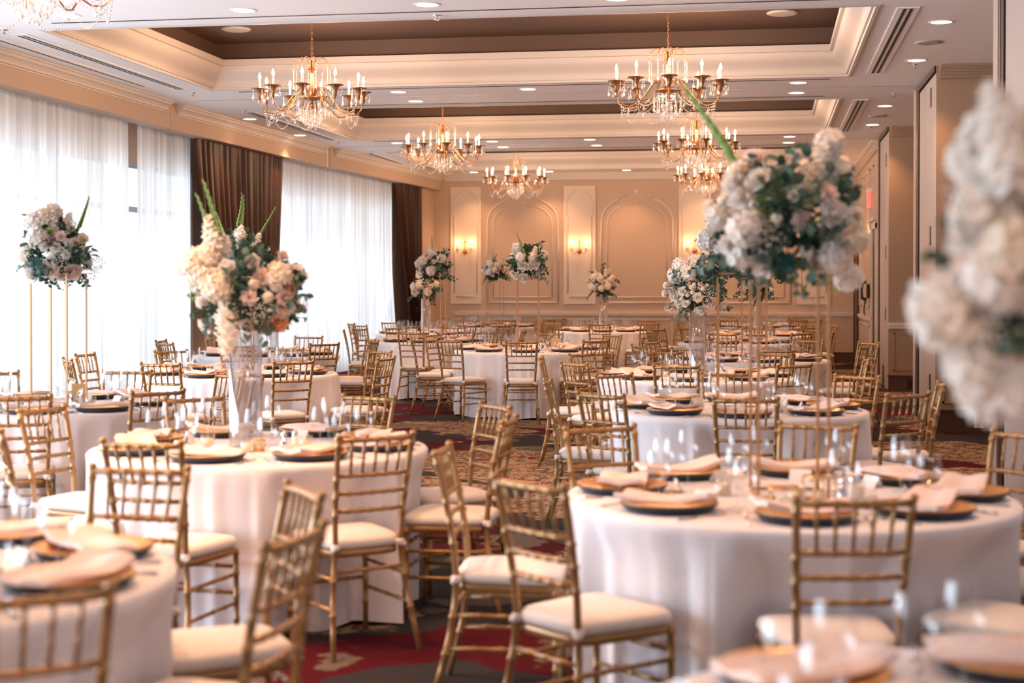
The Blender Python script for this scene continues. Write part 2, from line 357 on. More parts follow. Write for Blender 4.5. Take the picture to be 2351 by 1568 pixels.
def arch(m, x0, x1, z0, zs, zt, r, run):
    rx, rz = run, zt - zs
    m.tube([(x0, YB - .006, z0)] + [(x0, YB - .006, zs)] + [(x0 + rx * (1 - math.cos(t)), YB - .006, zs + rz * math.sin(t)) for t in [PI / 2 * .8 * k / 10 for k in range(1, 11)]], r, 6)
    m.tube([(x1, YB - .006, z0)] + [(x1, YB - .006, zs)] + [(x1 - rx * (1 - math.cos(t)), YB - .006, zs + rz * math.sin(t)) for t in [PI / 2 * .8 * k / 10 for k in range(1, 11)]], r, 6)
    m.tube([(x0, YB - .006, z0), (x1, YB - .006, z0)], r, 6)
for x0, x1 in ARC:
    m = MB(); arch(m, x0, x1, 1.17, 2.79, 3.27, .022, .52); arch(m, x0 + .12, x1 - .12, 1.28, 2.76, 3.12, .014, .42)
    xc = (x0 + x1) / 2
    for s in (-1, 1):                # leaf scrolls up to the medallion, and the inner garland
        for k in range(9): m.ball((xc + s * (.38 - .035 * k), YB - .004, 3.25 + .019 * k + .008 * (k % 2)), .016 if k % 3 else .024, 6, 4)
        for k in range(8): m.ball((xc + s * (.03 + .035 * k), YB - .004, 3.175 - .008 * k + .012 * (k % 2)), .018 if k % 2 else .012, 6, 4)
    m.ball((xc, YB - .0, 3.40), .055, 14, 6, .95); m.tube([(xc + .075 * math.cos(t), YB - .004, 3.40 + .075 * math.sin(t)) for t in [2 * PI * k / 20 for k in range(21)]], .008, 5)
    for k in range(5): m.ball((xc, YB - .004, 3.13 + .022 * k), .016, 6, 4)
    struct('trim_back', m, walltrim, True)
    m = MB(); rect(m, x0, x1, .30, .84); struct('trim_back', m, walltrim)
# right side: stacked partition panels and alcoves
def cornice_y(m, x0, x1, y):
    for d, z0, z1 in ((.13, H - .03, H), (.11, H - .05, H - .03), (.08, H - .075, H - .05), (.055, H - .10, H - .075), (.035, H - .125, H - .10), (.05, H - .14, H - .125)): m.box(x0, x1, y - d, y, z0, z1)
def panels(y0, y1, seams):
    m = MB(); ys = [y0] + seams + [y1]
    for a, b in zip(ys, ys[1:]): m.box(XR, XR + .10, a + .004, b - .004, .015, 3.715)
    struct('wall_right', m, panel_m)
    d = MB(); d.box(XR + .01, XR + .11, y0, y1, 0, 3.77); d.box(XR - .02, XR + .01, y0, y1, 3.735, 3.79); struct('wall_right', d, dark_m)
panels(YF, 11.62, [0.2, 3.05, 5.9, 8.75]); panels(16.22, 17.9, [17.28]); panels(22.32, 23.95, [23.4])
def post(y, w_=.24):      # white jamb with its dark rubber seal
    d = MB(); d.box(XR - .012, XR + .12, y, y + w_ * .5, 0, 3.78); struct('trim_right', d, dark_m)
    d = MB(); d.box(XR - .02, XR + .13, y + w_ * .5 + .004, y + w_, 0, H); struct('trim_right', d, panel_m)
    d = MB(); d.box(XR - .018, XR - .010, y + w_ * .32, y + w_ * .40, 0, 3.78); struct('trim_right', d, brass)
post(11.64, .46); post(17.92, .5); post(23.97, .3)
for y0, y1, out in ((12.12, 16.2, 1), (18.44, 22.3, 2)):
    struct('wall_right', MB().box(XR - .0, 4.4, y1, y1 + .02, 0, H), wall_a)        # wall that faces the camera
    struct('wall_right', MB().box(XR + .13, 4.4, y0 - .03, y0 - .005, 0, H), wall)
    struct('wall_right', MB().box(4.38, 4.42, y0, y1, 0, H), wall)
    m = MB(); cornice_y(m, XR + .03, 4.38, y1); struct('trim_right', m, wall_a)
    m = MB(); m.box(XR, 4.38, y1 - .02, y1, 0, .215); m.box(XR - .015, 4.38, y1 - .035, y1, .215, .235); m.box(XR - .012, 4.38, y1 - .03, y1, 0, .03); struct('baseboard_right', m, base_m)
    m = MB(); m.box(XR, 4.38, y1 - .03, y1, .90, .925); m.box(XR, 4.38, y1 - .045, y1, .945, .985); m.box(XR, 4.38, y1 - .025, y1, .925, .945); struct('trim_right', m, walltrim)
    m = MB()
    for k in range(3): rect(m, XR + .07 + .9 * k, XR + .82 + .9 * k, .30, .84, .02, .012, y1)
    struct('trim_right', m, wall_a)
struct('wall_right', MB().box(XR + .02, XR + .2, 24.28, YB, 0, H + .05), wall)
m = MB()
for d, z0, z1 in ((.13, H - .03, H), (.11, H - .05, H - .03), (.08, H - .075, H - .05), (.055, H - .10, H - .075), (.035, H - .125, H - .10), (.05, H - .14, H - .125)): m.box(XR + .02 - d, XR + .02, 24.3, YB, z0, z1)
struct('trim_right', m, walltrim)
m = MB()
for z0, z1, d in ((.90, .915, .02), (.915, .955, .035), (.955, .985, .045)): m.box(XR + .02 - d, XR + .02, 25.5, 29.3, z0, z1)
def recty(m, y0, y1, z0, z1, w_=.03, d=.018):
    x = XR + .02
    m.box(x - d, x, y0, y1, z0, z0 + w_); m.box(x - d, x, y0, y1, z1 - w_, z1); m.box(x - d, x, y0, y0 + w_, z0, z1); m.box(x - d, x, y1 - w_, y1, z0, z1)
for y0, y1 in ((25.55, 26.3), (26.5, 28.4), (28.6, 29.25)): recty(m, y0, y1, 1.14, 3.5); recty(m, y0 + .1, y1 - .1, 1.26, 3.35, .02, .012); recty(m, y0, y1, .3, .84)
struct('trim_right', m, walltrim)
m = MB(); m.box(XR, XR + .02, 25.5, 29.3, 0, .2); struct('baseboard_right', m, base_m)
# doors in the right-hand wall: near one by the phone, far one by the corner
for i, (y0, y1) in enumerate(((24.4, 25.42), (29.40, 30.38))):
    x = XR + .02
    d = struct('door_%d' % (i + 1), MB().box(x - .035, x - .004, y0 + .06, y1 - .06, 0, 2.42), slate_m if i == 0 else base_m)
    m = MB(); m.box(x - .06, x, y0 - .03, y0 + .06, 0, 2.5); m.box(x - .06, x, y1 - .06, y1 + .03, 0, 2.5); m.box(x - .06, x, y0 - .03, y1 + .03, 2.42, 2.54); m.box(x - .10, x, y0 - .06, y1 + .06, 2.54, 2.60)
    new('door_frame', m.mesh('door_frame', walltrim if i == 0 else base_m, False), d)
    m = MB(); m.tube([(x - .035, y0 + .16, 1.0), (x - .10, y0 + .16, 1.0), (x - .10, y0 + .30, 1.0)], .012, 8); new('door_handle', m.mesh('door_handle', brass), d)

# curtains
def curtain(y0, y1, xoff, z0, z1, pleat, amp, seed, shape=None, rows=10):
    rnd = random.Random(seed); n = int((y1 - y0) / pleat * 8); ph = [rnd.uniform(0, 6.28) for _ in range(5)]
    P = []
    for i in range(rows + 1):
        t = i / rows; z = z1 + (z0 - z1) * t; row = []
        for j in range(n + 1):
            s = j / n; y = y0 + (y1 - y0) * s
            a = 2 * PI * (y - y0) / pleat + .8 * math.sin(y * 1.7 + ph[0]) + .5 * math.sin(y * 3.9 + ph[1])
            dx = amp * (math.sin(a) + .35 * math.sin(2.3 * a + ph[2])) * (.55 + .45 * math.sin(t * 1.2 + .4)) * (.8 + .3 * math.sin(y * 2.3 + ph[3]))
            yy, k = (y, 1.0) if shape is None else shape(s, t, y)
            row.append((wx(min(max(y, YF), YB), xoff) + dx * k, yy + .35 * amp * math.cos(a + ph[4]) * k, z))
        P.append(row)
    return MB().grid(P)
SH = [(-2.9, 3.0, 'white sheer curtain panel out of frame beside the near windows'), (3.05, 8.8, 'white sheer curtain panel nearest the camera on the window side'),
      (12.2, 17.22, 'long white sheer curtain from left frame edge to the bare window gap'), (17.56, 19.25, 'narrow white sheer curtain between window gap and wide brown drape'),
      (22.25, 28.2, 'white sheer curtain between the wide and the far brown drape')]
for k, (a, b, lab) in enumerate(SH):
    if k < 2: continue
    shp = None
    if k == 4: shp = lambda s, t, y: (y + .75 * max(0, s - .80) / .20 * max(0, t - .45) ** 1.3 * 1.6, 1.0)
    o = new('sheer_curtain', curtain(a, b, .40, .02, 3.55, .17, .032, 5 + k, shp).mesh('sheer_curtain', sheer_m)); tag(o, lab, 'curtain', 'sheer curtains along the windows')
def drape1(s, t, y):       # pulled back to a tie on its near side
    L = 19.10 + .75 * min(1, t / .72) ** 1.5; Rr = 22.45 - .45 * t - 2.0 * max(0, min(1, (t - .42) / .30)) ** 1.4
    if t > .72: L -= .5 * (t - .72); Rr += .8 * (t - .72)
    return L + (Rr - L) * s, 1.0
def drape2(s, t, y):
    L = 28.0 + 1.15 * min(1, t / .8) ** 1.25; Rr = 29.55 - .02 * t
    return L + (Rr - L) * s, 1.0
for a, b, shp, lab in ((19.1, 22.45, drape1, 'wide brown satin drape tied back between two sheer curtains'), (28.0, 29.55, drape2, 'narrow brown satin drape beside the back wall corner')):
    o = new('brown_drape', curtain(a, b, .26, .02, 3.5, .21, .05, int(a), shp, 26).mesh('brown_drape', drape_m)); tag(o, lab, 'curtain')

# small fittings in the ceiling
def slot(x, y0, y1, w_, lab, two=True):
    t = thing('linear_air_diffuser', lab, 'vent', (x, (y0 + y1) / 2, H), 0, 'linear air diffusers in the ceiling'); L = (y1 - y0) / 2
    f = MB(); f.box(-w_, w_, -L, L, -.008, -.001); new('frame', f.mesh('diffuser_frame', ceil_m, False), t)
    for dx in ((-w_ * .3, w_ * .3) if two else (0,)):
        d = MB().box(dx - w_ * .14, dx + w_ * .14, -L + .05, L - .05, -.011, -.0085); new('slot', d.mesh('diffuser_slot', dark_m, False), t)
slot(1.15, 12.75, 16.65, .09, 'twin slot air diffuser beside the near coffer, right side'); slot(1.15, 19.0, 22.85, .09, 'twin slot air diffuser beside the middle coffer, right side')
slot(-6.66, 12.8, 16.72, .08, 'twin slot air diffuser beside the near coffer, left side'); slot(-6.66, 19.0, 22.95, .08, 'twin slot air diffuser beside the middle coffer, left side')
slot(-6.70, 25.3, 27.7, .06, 'twin slot air diffuser beside the far coffer, left side'); slot(-6.98, 13.0, 16.4, .07, 'single slot air diffuser close to the near window cornice', False)
for i, y in enumerate((12.32, 17.06, 18.58, 23.24, 24.90)):
    m = MB().box(-6.1, .7, y - .012, y + .012, H - .004, H + .001); struct('trim_%d' % (10 + i), m, dark_m)
for i, y in enumerate((17.78, 24.08)):
    m = MB().box(-6.9, XR, y - .006, y + .006, H - .003, H + .001); struct('trim_%d' % (20 + i), m, frame_m)
DL = [(-5.79, 12.0), (-4.25, 12.0), (-2.7, 12.0), (-1.16, 12.0), (.36, 12.0), (1.49, 13.52), (1.5, 15.78), (.36, 17.3), (.36, 18.2), (-4.25, 17.35), (-4.25, 18.25), (-2.71, 17.35), (-5.79, 17.35), (-1.16, 18.25), (1.49, 19.72), (1.49, 21.99),
      (.36, 23.52), (.36, 24.5), (-6.94, 19.84), (-6.94, 22.09), (-4.25, 24.55), (-4.25, 23.55), (-2.7, 23.5), (-2.7, 24.5), (-5.79, 23.55), (-1.16, 24.5), (-5.77, 29.88), (-2.7, 29.85), (-4.25, 29.95), (.35, 29.7), (-1.16, 29.9),
      (-4.25, 5.0), (-2.7, 5.0), (-1.16, 5.0), (.36, 5.0), (-4.25, -.4), (-2.7, -.4), (-1.16, .5), (.36, .5), (-5.79, 11.1), (-4.25, 11.1), (-2.7, 11.1), (-1.16, 11.1), (.36, 11.1), (-6.94, 7.3), (1.49, 7.3), (1.49, 9.6), (-2.7, 5.8), (.36, 5.8), (-4.25, 5.8), (-5.79, 5.8), (-1.16, 5.8)]  # unseen front rows added along the same pattern to light the foreground
ring_me = MB().lathe([(.088, -.001), (.092, -.007), (.105, -.006), (.112, -.001)], 24, cap=False).mesh('trim_ring', ceil_m)
lens_me = MB().lathe([(.089, -.002), (.088, -.004), (.0001, -.004)], 24, cap=False).mesh('lamp_lens', lens_m)
rows = {}
def col_name(x): return 'right aisle' if x > 1 else ('window edge' if x < -6.5 else 'column %s from the window side' % ['one', 'two', 'three', 'four', 'five'][min(4, int((x + 6.2) / 1.54))])
def row_name(y):
    for lim, n_ in ((1, 'added unseen behind the camera'), (5.4, 'added unseen above the front tables'), (6, 'overhead'), (10.7, 'above the near tables'), (11.5, 'added unseen second row before near coffer'), (12.3, 'before the near coffer'), (14.6, 'beside near coffer, near'), (16.8, 'beside near coffer, far'), (17.8, 'just behind near coffer'), (18.6, 'just before middle coffer'), (20.8, 'beside middle coffer, near'), (22.9, 'beside middle coffer, far'), (24.0, 'just behind middle coffer'), (25.2, 'just before far coffer')):
        if y < lim: return n_
    return 'along the back wall'
for x, y in DL:
    near = ' nearer' if (x, y) == (1.49, 7.3) else ''
    t = thing('recessed_downlight', 'lit round downlight, %s, %s%s' % (col_name(x), row_name(y), near), 'ceiling light', (x, y, H), 0, 'round recessed downlights')
    new('trim_ring', ring_me, t); new('lamp_lens', lens_me, t)
    light('downlight_lamp', 'SPOT', (0, 0, -.02), (250 if y < 1 else 60 if (y < 8 and x > -2) else 200 if y < 8 else 72), WARM, t, spot_size=R_(105), spot_blend=.7, shadow_soft_size=.07)  # unseen front rows boosted to warm the near tables
speak_m = pbr('speaker_grey', (.42, .38, .36), .6, noise=(4, .03))
spk = MB().lathe([(.20, 0), (.205, -.012), (.17, -.025), (.12, -.022), (.0001, -.022)], 28, cap=False).mesh('speaker_disc', speak_m)
for x, y, z, lab in ((-5.66, 15.75, 4.30, 'round white speaker in near coffer top, left'), (.17, 15.73, 4.30, 'round white speaker in near coffer top, right'), (1.5, 14.64, H, 'flat round speaker between two right aisle downlights'), (1.48, 20.87, H, 'flat round speaker in right aisle beside the middle coffer')):
    o = new('ceiling_speaker', spk, None, (x, y, z)); tag(o, lab, 'speaker', 'round ceiling speakers')
    o.scale = (.62, .62, .5) if z < 4 else (.8, .8, .8)
sp = MB().lathe([(.035, 0), (.035, -.006), (.012, -.008), (.010, -.03), (.022, -.034), (.022, -.038), (.0001, -.038)], 12, cap=False); spm = sp.mesh('sprinkler_head', steel)
for x, y, lab in ((-6.67, 12.56, 'before the near left diffuser'), (-6.66, 17.04, 'behind the near left diffuser'), (-6.67, 18.85, 'before the middle left diffuser'), (-2.73, 12.5, 'in front of the near coffer'), (-6.66, 23.2, 'behind the middle left diffuser'), (-6.6, 25.0, 'before the far left diffuser'), (1.51, 16.08, 'by the right aisle downlight pair'), (1.5, 18.49, 'past the first partition stack'), (1.49, 22.35, 'by the second alcove')):
    tag(new('sprinkler_head', spm, None, (x, y, H)), 'small chrome ceiling sprinkler %s' % lab, 'sprinkler', 'ceiling sprinklers')
# sconces
def flame_mesh():
    return MB().lathe([(.0001, 0), (.010, .008), (.0155, .022), (.014, .036), (.008, .052), (.003, .064), (.0003, .070)], 10, cap=False).mesh('bulb', flame_m)
flame_me = flame_mesh()
sleeve_me = MB().lathe([(.011, 0), (.011, .10), (.0001, .10)], 10, cap=False).mesh('candle_sleeve', sleeve_m)
drop_me = MB().lathe([(.0004, .0), (.004, -.006), (.003, -.012), (.011, -.032), (.0135, -.042), (.009, -.052), (.0004, -.056)], 7, cap=False).mesh('crystal_drop', crystal_m, False)
def bead_string(L, r=.0065):
    m = MB(); n_ = int(L / (r * 2.1))
    for k in range(n_): m.ball((0, 0, -L * (k + .5) / n_), r, 6, 4)
    return m
def sconce(x, y, z, face, lab):
    t = thing('wall_sconce', lab, 'wall light', (x, y, z), face, 'twin candle wall sconces')   # local -y points into the room
    new('back_plate', MB().lathe([(.0001, 0), (.05, .0), (.045, .02), (.02, .035), (.0001, .04)], 14, cap=False).mesh('back_plate', brass), t, (0, 0, -.10), (R_(90), 0, 0))
    m = MB().tube([(0, -.03, -.10), (0, -.035, .0), (0, -.03, .08)], .006, 6); m.ball((0, -.03, .10), .018, 8, 6); new('finial', m.mesh('finial', brass), t)
    for s in (-1, 1):
        m = MB().tube([(0, -.03, -.10), (s * .05, -.07, -.14), (s * .10, -.10, -.15), (s * .145, -.11, -.11), (s * .145, -.11, -.06)], .006, 6)
        m.lathe([(.006, -.065), (.03, -.055), (.034, -.05), (.012, -.045)], 12, (s * .145, -.11, 0)); a = new('arm', m.mesh('sconce_arm', brass), t)
        new('candle_sleeve', sleeve_me, a, (s * .145, -.11, -.05)); new('bulb', flame_me, a, (s * .145, -.11, .05))
        for k in range(3): new('crystal_drop', drop_me, a, (s * .145 + .03 * math.cos(2.1 * k), -.11 + .03 * math.sin(2.1 * k), -.055), (0, 0, k))
        light('bulb_light', 'POINT', (s * .145, -.11, .075), 6, (1, .50, .20), t, shadow_soft_size=.02)
    new('crystal_string', bead_string(.09).mesh('crystal_string', crystal_m), t, (0, -.05, -.13))
for x, lab in ((-6.06, 'lit twin candle sconce nearest the windows on the back wall'), (-3.705, 'lit twin candle sconce in the middle of the back wall'), (-1.39, 'lit twin candle sconce right of centre on the back wall'), (.95, 'twin candle sconce hidden behind flowers, right end of back wall')):
    sconce(x, YB - .03, 2.31, 0, lab)
sconce(XR + .0, 28.9, 2.33, R_(-90), 'farther twin candle sconce on the right-hand wall'); sconce(XR + .0, 26.9, 2.36, R_(-90), 'nearer twin candle sconce on the right-hand wall')
# chandeliers
def chandelier_parts():
    P = []   # (name, mesh, loc, rot, children)
    m = MB().lathe([(.0001, -.13), (.02, -.12), (.03, -.09), (.012, -.07), (.015, -.05), (.09, -.035), (.125, -.028), (.13, -.02), (.09, -.02), (.03, -.03), (.018, -.02), (.016, .22), (.02, .24), (.035, .245), (.035, .255), (.012, .26), (.010, .35), (.0001, .36)], 20, cap=False)
    P.append(('stem', m.mesh('stem', brass), (0, 0, 0), (0, 0, 0), []))
    m = MB(); z = .36; k = 0
    while z < .88:
        m.tube([((.010 * math.cos(t) if k % 2 else 0), (0 if k % 2 else .010 * math.cos(t)), z + .020 + .022 * math.sin(t)) for t in [2 * PI * q / 10 for q in range(11)]], .003, 5, False); z += .034; k += 1
    P.append(('chain', m.mesh('chain', brass), (0, 0, 0), (0, 0, 0), []))
    crown = MB().tube([(.03, 0, .25), (.035, 0, .32), (.055, 0, .365), (.10, 0, .385), (.15, 0, .365), (.178, 0, .32), (.185, 0, .27)], .0035, 5).mesh('crown_arm', brass)
    st = bead_string(.16).mesh('crystal_string', crystal_m)
    for k in range(8):
        a = 2 * PI * k / 8 + .2
        P.append(('crown_arm', crown, (0, 0, 0), (0, 0, a), [('crystal_string', st, (.185, 0, .27), (0, 0, 0)), ('crystal_drop', drop_me, (.185, 0, .11), (0, 0, 0))]))
    arm = MB().tube([(.02, 0, -.03), (.05, 0, .04), (.085, 0, .085), (.12, 0, .08), (.17, 0, .02), (.24, 0, -.075), (.31, 0, -.15), (.38, 0, -.185), (.45, 0, -.175), (.50, 0, -.125), (.518, 0, -.06)], .0065, 7).mesh('arm', brass)
    cup = MB().lathe([(.004, -.10), (.014, -.095), (.020, -.05), (.032, -.012), (.060, .006), (.082, .010), (.086, .015), (.060, .012), (.02, .006), (.0001, .005)], 18, cap=False).mesh('candle_cup', brass)
    sw = MB()
    A0, A1 = -PI / 10, PI / 10
    for k in range(17):
        t = k / 16; a = A0 + (A1 - A0) * t; r = .47 - .03 * math.sin(PI * t); sw.ball((r * math.cos(a), r * math.sin(a), -.17 - .13 * math.sin(PI * t)), .0075, 6, 4)
    swm = sw.mesh('crystal_garland', crystal_m)
    sw2 = MB()
    for k in range(15):
        t = k / 14; r = .47 - .30 * t; sw2.ball((r, 0, -.19 - .05 * math.sin(PI * t) + .10 * t), .007, 6, 4)
    sw2m = sw2.mesh('crystal_garland', crystal_m)
    sh = bead_string(.045, .005).mesh('crystal_string', crystal_m)
    for k in range(10):
        a = 2 * PI * k / 10 + .13
        ch = [('candle_cup', cup, (.52, 0, .04), (0, 0, 0)), ('candle_sleeve', sleeve_me, (.52, 0, .045), (0, 0, 0)), ('bulb', flame_me, (.52, 0, .145), (0, 0, 0))]
        for q in range(5):
            b = 2 * PI * q / 5 + .5; ch.append(('crystal_drop', drop_me, (.52 + .078 * math.cos(b), .078 * math.sin(b), -.0), (0, 0, b)))
            ch.append(('crystal_string', sh, (.52 + .078 * math.cos(b), .078 * math.sin(b), .045), (0, 0, b)))
        ch.append(('crystal_drop', drop_me, (.40, 0, -.195), (0, 0, 0)))
        P.append(('arm', arm, (0, 0, 0), (0, 0, a), ch))
        P.append(('crystal_garland', swm, (0, 0, 0), (0, 0, a + PI / 10), [])); P.append(('crystal_garland', sw2m, (0, 0, 0), (0, 0, a), []))
    rnd = random.Random(4)
    bs = bead_string(.09).mesh('crystal_string', crystal_m)
    for k in range(34):
        r = .035 + .13 * (k / 34) ** .7; a = k * 2.4; z = -.02 - .22 * (1 - r / .17) - .03 * rnd.random()
        P.append(('crystal_string', bs, (r * math.cos(a), r * math.sin(a), z), (0, 0, a), [('crystal_drop', drop_me, (0, 0, -.09), (0, 0, 0))]))
    return P
CH = chandelier_parts()
def chandelier(x, y, lab, rz):
    t = thing('crystal_chandelier', lab, 'chandelier', (x, y, 3.42), rz, 'brass and crystal candle chandeliers')
    for n_, me, lo, ro, kids in CH:
        p = new(n_, me, t, lo, ro)
        for n2, me2, lo2, ro2 in kids: new(n2, me2, p, lo2, ro2)
    for k in range(5):
        a = 2 * PI * k / 5 + .13
        light('bulb_light', 'POINT', (.52 * math.cos(a), .52 * math.sin(a), .22), 21, (1, .61, .38), t, shadow_soft_size=.02)
for i, (x, y, lab) in enumerate(((-4.33, 8.5, 'brass chandelier cropped by the upper left corner'), (-4.49, 14.7, 'largest fully visible chandelier on the left'), (-4.48, 20.9, 'middle chandelier of the left row'), (-4.46, 27.1, 'farthest chandelier of the left row, before back wall'),
                                  (-.93, 14.7, 'nearest chandelier of the right row'), (-.93, 20.9, 'middle chandelier of the right row'), (-1.02, 27.1, 'farthest chandelier of the right row, partly behind flowers'))):
    chandelier(x, y, lab, .2 * i + .1)

# things on the right-hand walls
t = thing('exit_sign', 'red EXIT sign on white bracket, high on right-hand wall', 'sign', (XR - .05, 25.75, 2.95), R_(-90))
new('bracket', MB().box(-.19, .19, -.03, .05, .12, .17).mesh('bracket', white_m, False), t); new('sign_face', MB().box(-.17, .17, -.02, .02, -.14, .12).mesh('sign_face', red_m, False), t)
def text(body, size, mat, parent, loc, rot, ext=.001, shear=0.0, name='lettering'):
    cu = bpy.data.curves.new(name, 'FONT'); cu.body = body; cu.size = size; cu.extrude = ext; cu.align_x = 'CENTER'; cu.align_y = 'CENTER'; cu.shear = shear; cu.materials.append(mat)
    tmp = bpy.data.objects.new(name, cu); COL.objects.link(tmp); bpy.context.view_layer.update()
    me = bpy.data.meshes.new_from_object(tmp.evaluated_get(bpy.context.evaluated_depsgraph_get())); bpy.data.objects.remove(tmp)
    me.materials.clear(); me.materials.append(mat); return new(name, me, parent, loc, rot)
text('EXIT', .15, white_m, t, (0, -.022, -.01), (R_(90), 0, 0))
t = thing('wall_telephone', 'black wall telephone with its looped cord on right-hand wall', 'telephone', (XR + .0, 26.3, 1.42), R_(-90))
m = MB().box(-.07, .07, -.05, .0, -.12, .12); new('body', m.mesh('body', black_m, False), t)
m = MB().tube([(-.02, -.06, -.14), (-.04, -.12, -.12), (-.05, -.13, 0), (-.04, -.12, .13), (0, -.06, .16)], [.03, .03, .02, .03, .03], 8); new('handset', m.mesh('handset', black_m), t)
m = MB().tube([(0, -.05, -.12), (.03, -.07, -.2), (-.03, -.09, -.30), (-.04, -.09, -.37), (0, -.08, -.41), (.04, -.09, -.37), (.02, -.09, -.29), (-.03, -.08, -.2), (-.04, -.07, -.12)], .009, 6); new('cord', m.mesh('cord', black_m), t)
def plate(x, y, z, lab, mat, name, rz=0):
    t = thing(name, lab, 'outlet', (x, y, z), rz); new('cover_plate', MB().box(-.045, .045, -.008, 0, -.065, .065).mesh('cover_plate', mat, False), t)
    new('socket', MB().box(-.02, .02, -.012, -.008, -.035, .035).mesh('socket', white_m if mat is white_m else black_m, False), t)
plate(2.17, 16.18, .115, 'white wall outlet low in the first alcove, above carpet', white_m, 'wall_outlet')
plate(2.05, 22.28, .11, 'black outlet cover low in the second alcove', black_m, 'wall_outlet')
for y, z, lab in ((16.72, 3.52, 'top'), (16.72, 2.05, 'middle'), (16.72, .47, 'bottom'), (22.8, 3.35, 'top'), (22.8, 2.0, 'middle'), (22.8, 1.1, 'low')):
    o = new('flush_pull', MB().box(XR - .006, XR + .004, y - .06, y + .06, z - .10, z + .10).mesh('flush_pull', black_m, False))
    tag(o, 'black recessed pull, %s one of the %s partition stack' % (lab, 'near' if y < 20 else 'far'), 'handle', 'recessed pulls on the partition panels')
for y, lab in ((17.0, 'near'), (23.1, 'far'), (10.35, 'nearest, beside the lower right table')):
    t = thing('floor_bolt', 'black foot bolt at base of %s partition stack' % lab if y != 10.35 else 'black foot bolt on the nearest partition panels', 'bolt', (XR - .012, y, 0), 0, 'foot bolts on the partitions')
    new('rod', MB().tube([(0, 0, .03), (0, 0, .34)], .010, 8).mesh('rod', black_m), t); new('foot', MB().box(-.025, .01, -.05, .05, 0, .03).mesh('foot', black_m, False), t)
# ------------------------------------------------------------------ round tables, chairs, place settings
DESC = {'A': 'lower left corner table', 'B': 'near left clear vase table', 'C': 'near right gold stand table', 'D': 'lower right corner table', 'E': 'second right-hand gold stand table',
        'F': 'left edge table numbered 8', 'G': 'table behind near left vase', 'H': 'left table beside white sheers', 'I': 'centre table numbered 14', 'J': 'back left gold stand table',
        'K': 'middle right clear vase table', 'L': 'third right-hand gold stand table', 'M': 'fourth right-hand vase table', 'N': 'small vase table before back wall', 'O': 'back left corner vase table',
        'P': 'back wall left gold stand table', 'Q': 'fifth table along the right', 'R': 'last right-hand table by back wall'}
SIDE = ['right', 'far right', 'far', 'far left', 'left', 'near left', 'near', 'near right']
